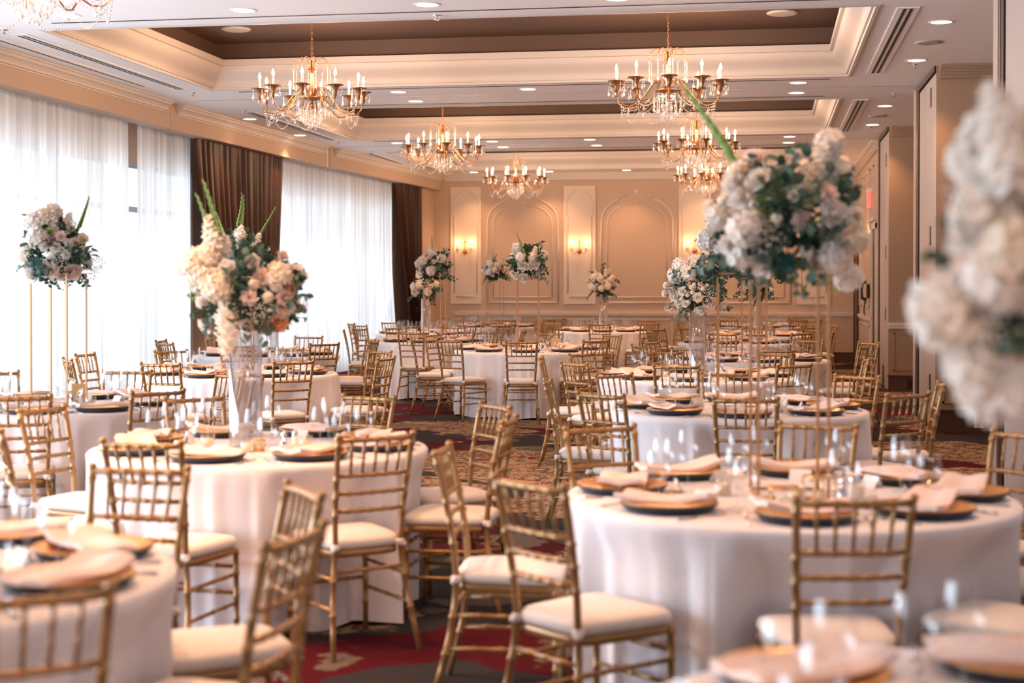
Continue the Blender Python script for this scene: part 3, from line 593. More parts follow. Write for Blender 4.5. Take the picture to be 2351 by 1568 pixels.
# name, centre x, y, radius, angle phase, [(angle round the table, distance of the chair back, turn)] in slot order where known
TABS = [
('A',-2.350,3.666,0.80,-0.099,[(0.648,1.23,-0.046),(1.343,1.2,0.2),(-0.765,1.247,-0.155),(-0.056,1.214,-0.062)]),
('B',-2.374,6.921,0.79,-0.096,[(0.636,1.256,-0.007),(1.402,1.25,-0.2),(2.202,1.2,0.17),(3.012,1.2,-0.085),(-2.398,1.219,-0.2),(-1.603,1.299,-0.099),(-0.835,1.2,0.008),(-0.041,1.22,0.022)]),
('C',0.086,5.651,0.81,0.012,[(0.012,1.22,-0.023),(0.738,1.339,0.018),(1.449,1.2,-0.2),(2.294,1.2,-0.097),(-3.085,1.289,-0.003),(-2.27,1.272,-0.04),(-1.427,1.2,0.08),(-0.758,1.2,0.117)]),
('D',0.500,2.540,0.80,0.000,[]),
('E',-0.166,9.539,0.79,0.092,[(0.189,1.277,-0.2),(0.901,1.262,0.034),(1.659,1.2,0.089),(2.352,1.226,0.093),(3.13,1.2,0.042),(-2.215,1.255,0.022),(-1.519,1.2,-0.076),(-0.629,1.2,-0.2)]),
('F',-4.460,9.091,0.79,0.114,[(0.207,1.272,-0.036),(0.817,1.214,0.092),(1.623,1.2,0.111),(2.379,1.289,-0.085),(3.255,1.22,0.059),(4.041,1.22,-0.042),(-1.278,1.33,0.16),(-0.662,1.266,0.037)]),
('G',-4.556,12.705,0.86,-0.050,[(0.794,1.452,0.087),(1.597,1.47,-0.005),(2.436,1.25,0.059),(3.09,1.47,-0.004),(-2.514,1.463,0.024),(-1.656,1.446,-0.061),(-0.864,1.25,0.024),(-0.131,1.4,-0.046)]),
('H',-5.464,16.196,0.79,0.027,[(0.542,1.2,0.004),(1.516,1.314,0.042),(2.383,1.22,0.03),(-3.004,1.2,-0.076),(3.954,1.22,0.045),(-1.466,1.42,0.016),(-0.727,1.2,-0.035),(-0.068,1.252,0.064)]),
('I',-2.779,17.807,0.88,0.126,[(0.13,1.37,-0.082),(0.74,1.25,0.064),(1.538,1.47,-0.005),(2.682,1.47,0.038),(-2.96,1.394,0.066),(-2.076,1.448,0.037),(-1.466,1.47,0.073),(-0.817,1.348,-0.018)]),
('J',-4.483,20.391,0.79,-0.013,[(0.844,1.257,-0.01),(1.558,1.22,0.076),(2.266,1.22,0.066),(2.87,1.2,-0.07),(-2.803,1.247,-0.064),(-1.604,1.269,-0.049),(5.485,1.22,0.081),(-0.058,1.256,0.053)]),
('K',-0.581,12.856,0.83,0.076,[(0.052,1.42,-0.011),(0.975,1.2,0.022),(1.836,1.289,-0.035),(2.577,1.236,0.001),(-3.043,1.305,-0.02),(-2.342,1.313,-0.026),(-1.646,1.214,0.015),(-0.871,1.257,0.015)]),
('L',-0.142,15.919,0.80,0.320,[(0.512,1.42,0.071),(1.122,1.42,0.032),(1.862,1.2,0.075),(2.679,1.2,0.062),(3.461,1.22,0.086),(-2.109,1.203,0.03),(-1.399,1.42,-0.059),(-0.354,1.2,0.063)]),
('M',-0.373,20.626,0.79,-0.280,[(0.531,1.2,0.071),(1.291,1.22,0.012),(2.081,1.42,0.037),(2.72,1.2,-0.05),(-2.856,1.2,0.058),(-1.694,1.302,0.013),(-0.798,1.2,-0.038),(-0.171,1.282,0.081)]),
('N',-2.689,25.389,0.79,0.143,[(0.472,1.42,-0.076),(1.082,1.362,0.062),(1.714,1.22,0.085),(2.345,1.42,-0.072),(2.955,1.2,0.052),(-2.118,1.42,-0.016),(-1.508,1.355,-0.061),(-0.89,1.382,-0.036)]),
('O',-5.332,23.598,0.79,0.035,[(0.954,1.418,0.065),(1.606,1.22,-0.08),(2.302,1.2,0.02),(3.177,1.22,-0.079),(-2.276,1.275,0.038),(-1.537,1.343,-0.03),(-0.79,1.2,0.066),(-0.18,1.39,0.047)]),
('P',-4.959,27.785,0.79,0.333,[(0.311,1.319,0.084),(1.149,1.2,0.001),(2.161,1.2,0.087),(2.771,1.229,-0.033),(-2.907,1.339,-0.074),(4.26,1.22,0.017),(5.045,1.22,-0.082),(5.831,1.22,-0.053)]),
('Q',-0.105,23.598,0.79,-0.043,[(0.222,1.2,-0.016),(0.832,1.2,0.019),(1.527,1.22,-0.06),(2.313,1.22,-0.08),(3.098,1.22,0.064),(3.884,1.22,-0.032),(4.669,1.22,0.08),(-0.854,1.2,0.069)]),
('R',-0.149,28.411,0.79,0.368,[(0.368,1.22,-0.021),(0.979,1.317,-0.007),(1.939,1.22,0.004),(2.725,1.22,0.025),(3.51,1.22,0.017),(4.295,1.22,0.01),(-1.028,1.42,0.021),(5.866,1.22,0.077)]),
]
ZT = .752
# --- chair
def bamboo(path, r, nodes_, n=8):
    """tube along a polyline with raised rings at the given fractions of its length"""
    P = [Vector(p) for p in path]; L = [0]
    for a, b in zip(P, P[1:]): L.append(L[-1] + (b - a).length)
    T = L[-1]; ss = sorted(set([0, T] + L[1:-1] + [min(T, max(0, q * T + d)) for q in nodes_ for d in (-.009, -.004, .004, .009)]))
    pts = []; rad = []
    for s in ss:
        i = 0
        while i < len(L) - 2 and s > L[i + 1]: i += 1
        t = (s - L[i]) / max(1e-6, L[i + 1] - L[i]); pts.append(P[i].lerp(P[i + 1], t))
        near = any(abs(s - q * T) < .005 for q in nodes_); rad.append(r * (1.28 if near else 1))
    return MB().tube(pts, rad, n)
def chair_parts():
    parts = []
    bx = lambda z: .200 - .050 * min(1, z / .45) + .0 * z if z < .45 else .150 + .022 * (z - .45) / .47
    by = lambda z: -.275 + .085 * math.sin(min(1, z / .45) * PI / 2) if z < .45 else -.190 - .080 * ((z - .45) / .47) ** 1.5
    for s in (-1, 1):
        zs = [0, .12, .24, .36, .45, .55, .65, .75, .83, .895]
        m = bamboo([(s * bx(z), by(z), z) for z in zs], .0125, [.20, .35, .50, .645, .73, .81, .97]); m.ball((s * .172, by(.905), .906), .0155, 8, 5, .9)
        parts.append(('back_post', m.mesh('back_post', gold)))
    q = 1
    for s in (-1, 1):
        m = bamboo([(s * .182, .180, 0), (s * .180, .178, .425)], .0125, [.3, .52, .75, .95]); parts.append(('leg', m.mesh('leg', gold)))
    rail = lambda z, r=.0095: bamboo([(-bx(z), by(z), z), (-bx(z) * .5, by(z) - .010, z), (0, by(z) - .014, z), (bx(z) * .5, by(z) - .010, z), (bx(z), by(z), z)], r, [.18, .34, .5, .66, .82], 7)
    parts.append(('crest_rail', rail(.890, .0115).mesh('crest_rail', gold)))
    for z in (.742, .668, .593): parts.append(('back_rail', rail(z).mesh('back_rail', gold)))
    for k in range(5):
        u = (k - 2) / 2 * .66; yo = -.012 * (1 - u * u * .5)
        m = bamboo([(u * bx(.742) * .98, by(.742) + yo, .742), (u * bx(.890) * 1.02, by(.890) + yo, .890)], .0062, [.35, .68], 6); parts.append(('spindle', m.mesh('spindle', gold)))
    def bar(a, b, r=.0085): parts.append(('stretcher', bamboo([a, b], r, [.25, .5, .75], 7).mesh('stretcher', gold)))
    for s in (-1, 1):
        for z in (.315, .195): bar((s * bx(z), by(z), z), (s * .181, .179, z - .0))
    bar((-.181, .179, .345), (.181, .179, .345)); bar((-.181, .179, .235), (.181, .179, .235)); bar((-bx(.345), by(.345), .345), (bx(.345), by(.345), .345))
    # seat frame: rounded trapezoid
    def outline(k, sx=1.0, sy=1.0, n=28):
        a = 2 * PI * k / n; c_, s_ = math.cos(a), math.sin(a); e = .32
        X = math.copysign(abs(c_) ** e, c_); Y = math.copysign(abs(s_) ** e, s_)
        return X * (.178 + .022 * Y) * sx, Y * .192 * sy
    def slab(prof, n=28):
        vs = [(*outline(k, s, s), z) for s, z in prof for k in range(n)]; m = len(prof)
        fs = [(i * n + k, i * n + (k + 1) % n, (i + 1) * n + (k + 1) % n, (i + 1) * n + k) for i in range(m - 1) for k in range(n)] + [tuple(reversed(range(n))), tuple(range((m - 1) * n, m * n))]
        return MB().add(vs, fs)
    parts.append(('seat_frame', slab([(.95, .398), (1.0, .402), (1.005, .425), (.97, .431)]).mesh('seat_frame', gold)))
    parts.append(('seat_cushion', slab([(.93, .430), (1.01, .436), (1.035, .450), (1.02, .466), (.97, .476), (.80, .483), (.4, .487), (.01, .488)]).mesh('seat_cushion', seat_m)))
    for s in (-1, 1):
        m = MB().lathe([(.013, -.014), (.019, -.010), (.020, .0), (.019, .010), (.013, .014)], 10, (s * .151, -.19, .445), False); m.ball((s * .151 + s * .012, -.200, .437), .012, 7, 5)
        m.tube([(s * .151, -.175, .45), (s * .14, -.14, .462)], .008, 6); parts.append(('cushion_tie', m.mesh('cushion_tie', seat_m)))
    return parts
CHP = chair_parts()
def chair(x, y, rz, lab, group):
    t = thing('gold_chair', lab, 'chair', (x, y, 0), rz, group)
    for n_, me in CHP: new(n_, me, t)
# --- tableware prototypes
charger_me = MB().lathe([(.0001, .008), (.105, .008), (.125, .013), (.160, .031), (.166, .033), (.167, .031), (.160, .027), (.124, .008), (.10, .005)], 32, cap=False)
for k in range(44): charger_me.ball((.161 * math.cos(2 * PI * k / 44), .161 * math.sin(2 * PI * k / 44), .0335), .0045, 5, 3)
charger_me = charger_me.mesh('plate_top', goldpl)
under_me = MB().lathe([(.0001, 0), (.125, 0), (.148, .003), (.168, .0235), (.1695, .0285), (.162, .025), (.124, .006), (.0001, .004)], 32, cap=False).mesh('dark_underside', navy)
def napkin_mesh(seed):
    r = random.Random(seed); a, b, c_ = r.uniform(-1, 1), r.uniform(0, 6), r.uniform(.5, 1); rise = r.choice((-1, 1)); top = []; NX, NY = 18, 7
    def z(u, v):
        e = max(0, abs(u) - .55) / .45
        return .033 + .010 * math.sin(u * 3.1 + b) * c_ + .006 * math.sin(v * 4 + b) + .022 * (max(0, u * rise - .35) / .65) ** 1.2 * c_
    P = [[((-1 + 2 * i / NX) * .170, (-1 + 2 * j / NY) * (.080 + .010 * math.sin(3 * i / NX + a)) + .012 * math.sin(i / NX * 4 + b), z(-1 + 2 * i / NX, -1 + 2 * j / NY) + .012) for j in range(NY + 1)] for i in range(NX + 1)]
    Q = [[(x, y, max(.0345, zz - .016)) for x, y, zz in row] for row in P]
    m = MB().grid(P); m.grid([list(reversed(row)) for row in Q])
    def edge(A, B): m.grid([A, B])
    edge([row[0] for row in Q], [row[0] for row in P]); edge([row[-1] for row in P], [row[-1] for row in Q]); edge(P[0], Q[0]); edge(Q[-1], P[-1])
    return m.mesh('napkin', napkin_m)
NAP = [napkin_mesh(k) for k in range(6)]
wine_me = MB().lathe([(.0001, .004), (.034, .002), (.012, .006), (.0042, .014), (.0038, .085), (.006, .093), (.022, .103), (.036, .122), (.041, .145), (.040, .172), (.036, .195), (.0325, .213)], 24, cap=False).mesh('wine_glass', glass_m)
goblet_me = MB().lathe([(.0001, .004), (.036, .002), (.012, .006), (.0048, .014), (.0045, .060), (.008, .068), (.030, .080), (.043, .105), (.0455, .130), (.042, .158), (.0352, .182)], 24, cap=False).mesh('water_goblet', glass_m)
def fork():
    m = MB().tube([(0, -.10, .003), (0, -.02, .004), (0, .03, .006), (0, .05, .005)], [.005, .003, .003, .008], 6)
    for k in (-1.5, -.5, .5, 1.5): m.tube([(k * .0045, .05, .005), (k * .0045, .095, .006)], [.0022, .001], 5)
    return m.mesh('fork', steel)
def knife(): return MB().tube([(0, -.11, .004), (0, -.02, .004)], [.006, .004], 6).box(-.0015, .009, -.02, .11, .003, .0055).mesh('knife', steel)
fork_me, knife_me = fork(), knife()
cardm = MB().add([(-.042, -.022, 0), (.042, -.022, 0), (.042, 0, .045), (-.042, 0, .045), (-.042, .022, 0), (.042, .022, 0), (-.041, -.020, 0), (.041, -.020, 0), (.041, 0, .043), (-.041, 0, .043), (-.041, .020, 0), (.041, .020, 0)],
                 [(0, 1, 2, 3), (3, 2, 5, 4), (9, 8, 7, 6), (10, 11, 8, 9), (0, 6, 7, 1), (4, 5, 11, 10), (0, 3, 9, 6), (3, 4, 10, 9), (1, 7, 8, 2), (2, 8, 11, 5)]).mesh('place_card', card_m, False)
votive_me = MB().lathe([(.0001, .002), (.030, .001), (.032, .004), (.034, .062), (.0325, .062), (.030, .006), (.0001, .006)], 18, cap=False).mesh('votive_cup', glass_m)
candle_me = MB().lathe([(.0001, .007), (.028, .007), (.028, .040), (.003, .041), (.001, .050), (.0001, .050)], 14, cap=False).mesh('candle', candle_m)
shaker_b = MB().lathe([(.0001, 0), (.019, .0), (.018, .02), (.012, .070), (.0001, .070)], 10, cap=False).mesh('shaker_body', steel)
shaker_g = MB().lathe([(.0001, 0), (.019, .0), (.018, .02), (.012, .070), (.0001, .070)], 10, cap=False).mesh('shaker_body', card_m)
shaker_c = MB().lathe([(.013, .070), (.0135, .084), (.008, .093), (.0001, .095)], 10, cap=False).mesh('shaker_cap', steel)
tabletop_me = None
FAR = set('HJLMNOPQR')
def cloth_mesh(R, chairs, seed, cx, cy):
    r_ = random.Random(seed); ph = [r_.uniform(0, 2 * PI) for _ in range(6)]; n = 384
    zs = [.751, .751, .751, .7505, .745, .735, .71, .66, .60, .53, .46, .38, .30, .22, .14, .08, .035, .012]
    rs = [.0005, .4, .8, R - .018, R + .002, R + .010, R + .014]
    vs = []
    for i, z in enumerate(zs):
        for k in range(n):
            a = 2 * PI * k / n
            if i < 6: r = rs[i] if i < 3 else rs[i]; r = (rs[i] * R if i in (1, 2) else rs[i])
            else:
                t = (.72 - z) / .72
                rg = lambda q: 1 - 2 * abs(math.sin(q / 2)) ** .75
                f = rg(15 * a + ph[0] + 1.6 * math.sin(2 * a + ph[5])) * .50 * (.6 + .4 * math.sin(3 * a + ph[1])) + rg(26 * a + ph[1] + 1.8 * math.sin(3 * a + ph[3])) * .30 + math.sin(43 * a + ph[2] + 2 * math.sin(4 * a)) * .14 + math.sin(6 * a + ph[3]) * .25
                r = R + .014 + .030 * t + f * (.066 * t ** .5)
                for ang, d, dev in chairs:
                    da = abs((a - ang + PI) % (2 * PI) - PI)
                    if da < .36:
                        lim = d - .27 - .205 - .008 - .026 * (1 - f) * t ** .4
                        w_ = max(0, min(1, (.36 - da) / .10)); g = min(1, max(0, (.715 - z) / .10))
                        if lim < r: r = r + (lim - r) * w_ * g
            z2 = z + (.010 * math.sin(11 * a + ph[4]) if i == len(zs) - 1 else 0)
            vs.append((r * math.cos(a), r * math.sin(a), max(.004, z2)))
    fs = [(i * n + k, (i + 1) * n + k, (i + 1) * n + (k + 1) % n, i * n + (k + 1) % n) for i in range(len(zs) - 1) for k in range(n)]
    return MB().add(vs, fs).mesh('tablecloth', cloth_m)
leg_me = MB().tube([(0, 0, 0), (0, 0, .72)], .014, 8).mesh('leg', steel)
def fr(p, q): return p
for name, cx, cy, R, ph, chs in TABS:
    d = DESC[name]; rnd = random.Random(ord(name))
    t = thing('banquet_table', 'round table under floor-length white cloth, the %s' % d, 'table', (cx, cy, 0), 0, 'round banquet tables')
    new('tabletop', MB().lathe([(.0001, .72), (R - .01, .72), (R - .004, .735), (R - .01, .7485), (.0001, .7485)], 48, cap=False).mesh('tabletop', wood_m), t)
    for k in range(4): new('leg', leg_me, t, (.38 * math.cos(PI / 4 + k * PI / 2), .38 * math.sin(PI / 4 + k * PI / 2), 0))
    new('tablecloth', cloth_mesh(R, chs, ord(name), cx, cy), t)
    slots = {}
    for a, dist, dev in chs:
        k = int(round((a - ph) / (PI / 4))) % 8
        while k in slots: k = (k + 1) % 8
        slots[k] = (a, dist, dev)
        sx, sy = cx + dist * math.cos(a), cy + dist * math.sin(a)       # middle of the chair back's top
        f = a + PI + dev; bx_, by_ = sx + .27 * math.cos(f), sy + .27 * math.sin(f)
        chair(bx_, by_, f - PI / 2, 'gold chair with ivory pad, %s seat of %s' % (SIDE[k], d), 'gold bamboo-style banquet chairs')
    far = name in FAR
    for k in range(8):
        a = ph + k * PI / 4
        if k in slots: a = a + max(-.12, min(.12, ((slots[k][0] - a + PI) % (2 * PI) - PI) * .5))
        if name == 'D' and k not in (2, 3, 4, 1): continue
        if name == 'A' and k in (4,): continue
        ir = Vector((math.cos(a), math.sin(a), 0)); it = Vector((-math.sin(a), math.cos(a), 0))     # it = to the left of a seated diner facing the centre... mirrored below
        at = lambda r, s: tuple(Vector((cx, cy, ZT)) + ir * r + it * s)
        w_ = '%s place, %s' % (SIDE[k], d)
        p = thing('charger_plate', 'gold charger with dark underside, %s' % w_, 'plate', at(R - .20, 0), a + PI / 2, 'charger plates'); new('plate_top', charger_me, p); new('dark_underside', under_me, p)
        tag(new('napkin', NAP[rnd.randrange(6)], None, at(R - .20, 0), (0, 0, a + PI / 2 + rnd.uniform(-.45, .45))), 'folded blush napkin on charger, %s' % w_, 'napkin', 'folded blush napkins')
        tag(new('wine_glass', wine_me, None, at(R - .395 + rnd.uniform(-.01, .01), .13)), 'empty tall wine glass, %s' % w_, 'glass', 'wine glasses')
        tag(new('water_goblet', goblet_me, None, at(R - .35 + rnd.uniform(-.01, .01), .215)), 'empty rounder goblet, %s' % w_, 'glass', 'water goblets')
        if not far:
            tag(new('fork', fork_me, None, at(R - .16, -.195), (0, 0, a + PI / 2)), 'silver fork, %s' % w_, 'fork', 'silver forks')
            tag(new('knife', knife_me, None, at(R - .16, .195), (0, 0, a + PI / 2)), 'silver knife, %s' % w_, 'knife', 'silver knives')
            tag(new('place_card', cardm, None, at(R - .40, -.03), (0, 0, a + PI / 2 + rnd.uniform(-.3, .3))), 'small white tent card, %s' % w_, 'card', 'place cards')
    for q, lab in enumerate(('left', 'right', 'near')):
        b = PI + .25 if q == 0 else (-.2 if q == 1 else -PI / 2 + .1); rr = .245
        v = thing('votive_candle', 'small glass votive, %s of centrepiece, %s' % (lab, d), 'candle', (cx + rr * math.cos(b), cy + rr * math.sin(b), ZT), 0, 'glass votive candles')
        new('cup', votive_me, v); new('candle', candle_me, v)
    for q, (me, lab) in enumerate(((shaker_b, 'steel pepper shaker'), (shaker_g, 'white salt shaker'))):
        b = -PI / 2 + .75 + .22 * q; s_ = thing('shaker', '%s by the centrepiece, %s' % (lab, d), 'shaker', (cx + .27 * math.cos(b), cy + .27 * math.sin(b), ZT), 0, 'salt and pepper shakers')
        new('body', me, s_); new('cap', shaker_c, s_)
# table numbers
def number_card(x, y, body, d, rz):
    t = thing('table_number', 'gold card reading %s standing on %s' % (body, d), 'table number', (x, y, ZT), rz)
    new('card', MB().box(-.05, .05, -.003, .003, 0, .15).mesh('card', kraft_m, False), t)
    text(body, .085, ink_m, t, (0, -.0045, .075), (R_(90), 0, 0), .0005, .35)
TP = {n_: (x, y, R) for n_, x, y, R, p, c_ in TABS}
number_card(TP['I'][0] + .37, TP['I'][1] - .30, '14', 'centre table', -.05); number_card(TP['F'][0] + .20, TP['F'][1] - .16, '8', 'left edge table', .35)
# gold wire boxes with glass around the nearest stand
def wire_box(x, y, s, h, rz, lab):
    t = thing('geometric_holder', lab, 'candle holder', (x, y, ZT), rz, 'gold wire candle holders'); m = MB()
    c4 = [(-s, -s), (s, -s), (s, s), (-s, s)]
    for i in range(4):
        a, b = c4[i], c4[(i + 1) % 4]
        for z in (.004, h): m.tube([(*a, z), (*b, z)], .004, 5)
        m.tube([(*a, .004), (*a, h)], .004, 5)
    new('frame', m.mesh('wire_frame', goldm), t); new('candle', candle_me, t)
x, y, _ = TP['C']; wire_box(x - .02, y - .35, .05, .07, .1, 'low gold wire cube left of nearest gold stand'); wire_box(x + .10, y - .25, .04, .10, .5, 'taller gold wire cube right of nearest gold stand')
x, y, _ = TP['B']; wire_box(x + .06, y - .20, .03, .05, .3, 'small gold cube before the near left vase')
# dark board on a stand at the left edge of the picture
t = thing('music_stand', 'dark slanted board on a stand, cut by left picture edge', 'stand', (-6.35, 10.75, 0), .2)
new('board', MB().add([(-.25, -.01, .80), (.22, -.01, .84), (.30, .04, 1.17), (.15, .05, 1.21), (-.25, .05, 1.22), (-.25, .0, .79), (.22, .0, .83), (.30, .05, 1.16), (.15, .06, 1.20), (-.25, .06, 1.21)], [(0, 1, 2, 3, 4), (9, 8, 7, 6, 5), (0, 5, 6, 1), (1, 6, 7, 2), (2, 7, 8, 3), (3, 8, 9, 4), (4, 9, 5, 0)]).mesh('board', slate_m, False), t)
new('pole', MB().tube([(0, .03, 0), (0, .03, .95)], .012, 8).lathe([(.0001, 0), (.16, 0), (.16, .012), (.0001, .02)], 20, (0, .03, 0), False).mesh('pole', black_m), t)
# ------------------------------------------------------------------ centrepieces
def patch(r0, L, W, op, curl, az, z0, nu=4, nv=4, cup=.3):
    P = []
    for j in range(nv + 1):
        v = j / nv; rr = r0 + L * v * math.sin(op) + curl * v * v * .5; z = z0 + L * v * math.cos(op) - curl * v * v * .4; row = []
        for i in range(nu + 1):
            u = -1 + 2 * i / nu; wd = W * u * math.sin(PI * (.18 + .66 * v)); k = rr - cup * abs(u) ** 2 * W
            row.append((k * math.cos(az) - wd * math.sin(az), k * math.sin(az) + wd * math.cos(az), z + .1 * W * math.sin(3 * u)))
        P.append(row)
    return P
def rose_mesh(name, mat, R=.04):
    m = MB(); N = 19
    for k in range(N):
        t = k / N; op = R_(4 + 62 * t ** 1.3); m.grid(patch(.003 + .012 * t, R * (.85 + .25 * t), R * (.45 + .35 * t), op, R * .35 * t, 2.4 * k, -.35 * R * t, 3, 4))
    m.ball((0, 0, -.15 * R), R * .45, 8, 5); return m.mesh(name, mat)
def mum_mesh(name, mat, R=.035, N=110):
    m = MB()
    for k in range(N):
        t = math.sqrt(k / N); az = 2.4 * k; op = 1.45 * t; d = Vector((math.sin(op) * math.cos(az), math.sin(op) * math.sin(az), math.cos(op))); s = Vector((-math.sin(az), math.cos(az), 0)); b = d * R * .25 + Vector((0, 0, 0)); e = d * R * (1.02 - .12 * (k % 3)) + Vector((0, 0, R * .12)); w_ = R * .13
        md = b.lerp(e, .6) + Vector((0, 0, -R * .03)); m.add([b, md + s * w_, e, md - s * w_], [(0, 1, 2, 3)])
    m.ball((0, 0, -R * .05), R * .4, 7, 4); return m.mesh(name, mat)
def floret(m, c, d, r, rnd, np_=5):
    d = Vector(d).normalized(); u = d.orthogonal().normalized(); v = d.cross(u); c = Vector(c); a0 = rnd.random() * 6
    for k in range(np_):
        a = a0 + 2 * PI * k / np_; e = u * math.cos(a) + v * math.sin(a); s = u * -math.sin(a) + v * math.cos(a)
        m.add([c, c + e * r * .6 + s * r * .42 + d * r * .10, c + e * r + d * r * (.25 + .2 * rnd.random()), c + e * r * .6 - s * r * .42 + d * r * .10], [(0, 1, 2, 3)])
def cluster_mesh(name, mat, R=.054, N=40, fr=.029, seed=1):
    m = MB(); rnd = random.Random(seed)
    for k in range(N):
        z = 1 - 1.55 * (k + .5) / N; a = 2.4 * k; q = math.sqrt(max(0, 1 - z * z)); d = (q * math.cos(a), q * math.sin(a), z); rr = R * (.72 + .42 * rnd.random())
        floret(m, [x * rr for x in d], d, fr, rnd)
    m.ball((0, 0, 0), R * .68, 10, 6); return m.mesh(name, mat)
def spike_mesh(name, mat, L=.20, R=.042, N=52, fr=.028, seed=2):
    m = MB(); rnd = random.Random(seed)
    for k in range(N):
        t = (k + .5) / N; a = 2.4 * k; rr = R * math.sin(PI * (.25 + .70 * t)) ** .8 * rnd.uniform(.7, 1.35); floret(m, (rr * math.cos(a) * .8, rr * math.sin(a) * .8, L * t), (math.cos(a), math.sin(a), .35 + t), fr * (1.1 - .4 * t), rnd)
    m.tube([(0, 0, -.05), (0, 0, L * .96)], [R * .35, R * .15], 7); return m.mesh(name, mat)
def leaf(m, c, d, n_, L, W, round_=False):
    c, d, n_ = Vector(c), Vector(d).normalized(), Vector(n_).normalized(); s = d.cross(n_).normalized(); n_ = s.cross(d)
    K = 6; prof = [(0, .06), (.18, .75 if round_ else .55), (.42, 1.0), (.66, .95 if round_ else .75), (.88, .55 if round_ else .32), (1, .03)]
    vs = []; 
    for t, w_ in prof:
        q = c + d * L * t + n_ * (.12 * L * math.sin(PI * t)); vs += [q + s * W * w_ + n_ * .1 * W, q, q - s * W * w_ + n_ * .1 * W]
    m.add(vs, [(3 * i + j, 3 * i + j + 1, 3 * i + j + 4, 3 * i + j + 3) for i in range(K - 1) for j in range(2)])
def sprig_mesh(name, mat, L=.24, n_=10, lf=.058, lw=.029, round_=True, seed=3, droop=.25):
    m = MB(); rnd = random.Random(seed); P = lambda t: Vector((0, droop * L * t * t, L * t))
    m.tube([P(k / 8) for k in range(9)], [.0038 * (1 - .6 * k / 8) for k in range(9)], 5)
    for k in range(n_):
        t = .15 + .85 * k / (n_ - 1); a = 2.4 * k if round_ else PI * k + .4 * rnd.random(); d = Vector((math.cos(a), math.sin(a), .55)); leaf(m, P(t), d, (rnd.uniform(-.5, .5), -.6 + rnd.uniform(-.5, .5), .7), lf * (1.1 - .4 * t), lw * (1.1 - .4 * t), round_)
    return m.mesh(name, mat)
def glad_mesh():
    m = MB(); L = .34; P = lambda t: Vector((.02 * math.sin(2.2 * t), 0, L * t)); m.tube([P(k / 8) for k in range(9)], [.0075 * (1 - .7 * k / 8) for k in range(9)], 6)
    for k in range(15):
        t = .12 + .86 * k / 14; s = 1 if k % 2 else -1; c_ = P(t); sz = .044 * (1.15 - .75 * t)
        m.tube([c_, c_ + Vector((s * sz * .45, 0, sz * .5)), c_ + Vector((s * sz * .5, 0, sz * 1.2)), c_ + Vector((s * sz * .35, 0, sz * 1.7))], [.003, sz * .24, sz * .20, .001], 6)
    return m.mesh('gladiolus_stem', stem_m)
def bud_mesh():
    m = MB().ball((0, 0, 0), .016, 10, 7, .9)
    for k in range(4): m.lathe([(.0165, -.006 + .004 * k), (.0172 - .0022 * k, -.002 + .005 * k), (.0150 - .0032 * k, .002 + .0052 * k)], 10, cap=False)
    return m.mesh('ranunculus_bud', p_cream)
def breath_mesh(seed=5, R=.06, N=110):
    m = MB(); rnd = random.Random(seed)
    for k in range(N):
        a, z = rnd.uniform(0, 6.28), rnd.uniform(-.5, 1); q = math.sqrt(max(0, 1 - z * z)); rr = R * rnd.uniform(.55, 1.15); c_ = (q * math.cos(a) * rr, q * math.sin(a) * rr, z * rr)
        m.ball(c_, .0030, 4, 3)
    return m.mesh('babys_breath', p_white)
def foliage_mesh(seed, A, B, C_):
    m = MB(); rnd = random.Random(seed)
    for k in range(260):
        d = Vector((rnd.gauss(0, 1), rnd.gauss(0, 1), rnd.gauss(0, 1))).normalized(); rr = rnd.uniform(.45, 1.04); c_ = Vector((d.x * A * rr, d.y * B * rr, d.z * C_ * rr))
        leaf(m, c_, d + Vector((rnd.uniform(-.7, .7), rnd.uniform(-.7, .7), rnd.uniform(-.7, .7))), (rnd.random() - .5, rnd.random() - .5, rnd.random()), rnd.uniform(.05, .075), rnd.uniform(.018, .026), k % 2 == 0)
    return m.mesh('foliage', leaf_d)
PR = {'rose': rose_mesh('rose', p_white), 'rose_b': rose_mesh('rose', p_blush), 'rose_p': rose_mesh('rose', p_peach), 'mum': mum_mesh('chrysanthemum', p_white), 'mum_b': mum_mesh('chrysanthemum', p_blush), 'mum_c': mum_mesh('chrysanthemum', p_cream, .045, 120), 'mum_g': mum_mesh('chrysanthemum', p_green, .03),
      'hyd': cluster_mesh('hydrangea', p_white), 'hyd_c': cluster_mesh('hydrangea', p_cream, seed=4), 'spike': spike_mesh('stock_flower', p_white), 'spike_c': spike_mesh('stock_flower', p_cream, seed=7), 'bud': bud_mesh(), 'euc': sprig_mesh('eucalyptus_sprig', leaf_e), 'leafy': sprig_mesh('leafy_sprig', leaf_d, .20, 8, .075, .026, False, 8, .35),
      'fresh': sprig_mesh('leafy_sprig', leaf_l, .18, 7, .05, .022, False, 9, .3), 'glad': glad_mesh(), 'breath': breath_mesh(), 'succ': mum_mesh('succulent', leaf_t, .045, 40), 'fern': sprig_mesh('palm_leaf', leaf_t, .16, 22, .07, .009, False, 4, .2)}
NM = {'rose': 'rose', 'rose_b': 'rose', 'rose_p': 'rose', 'mum': 'chrysanthemum', 'mum_b': 'chrysanthemum', 'mum_c': 'chrysanthemum', 'mum_g': 'chrysanthemum', 'hyd': 'hydrangea', 'hyd_c': 'hydrangea', 'spike': 'stock_flower', 'spike_c': 'stock_flower', 'bud': 'ranunculus_bud', 'euc': 'eucalyptus_sprig', 'leafy': 'leafy_sprig', 'fresh': 'leafy_sprig', 'glad': 'gladiolus_stem', 'breath': 'babys_breath', 'succ': 'succulent', 'fern': 'palm_leaf'}
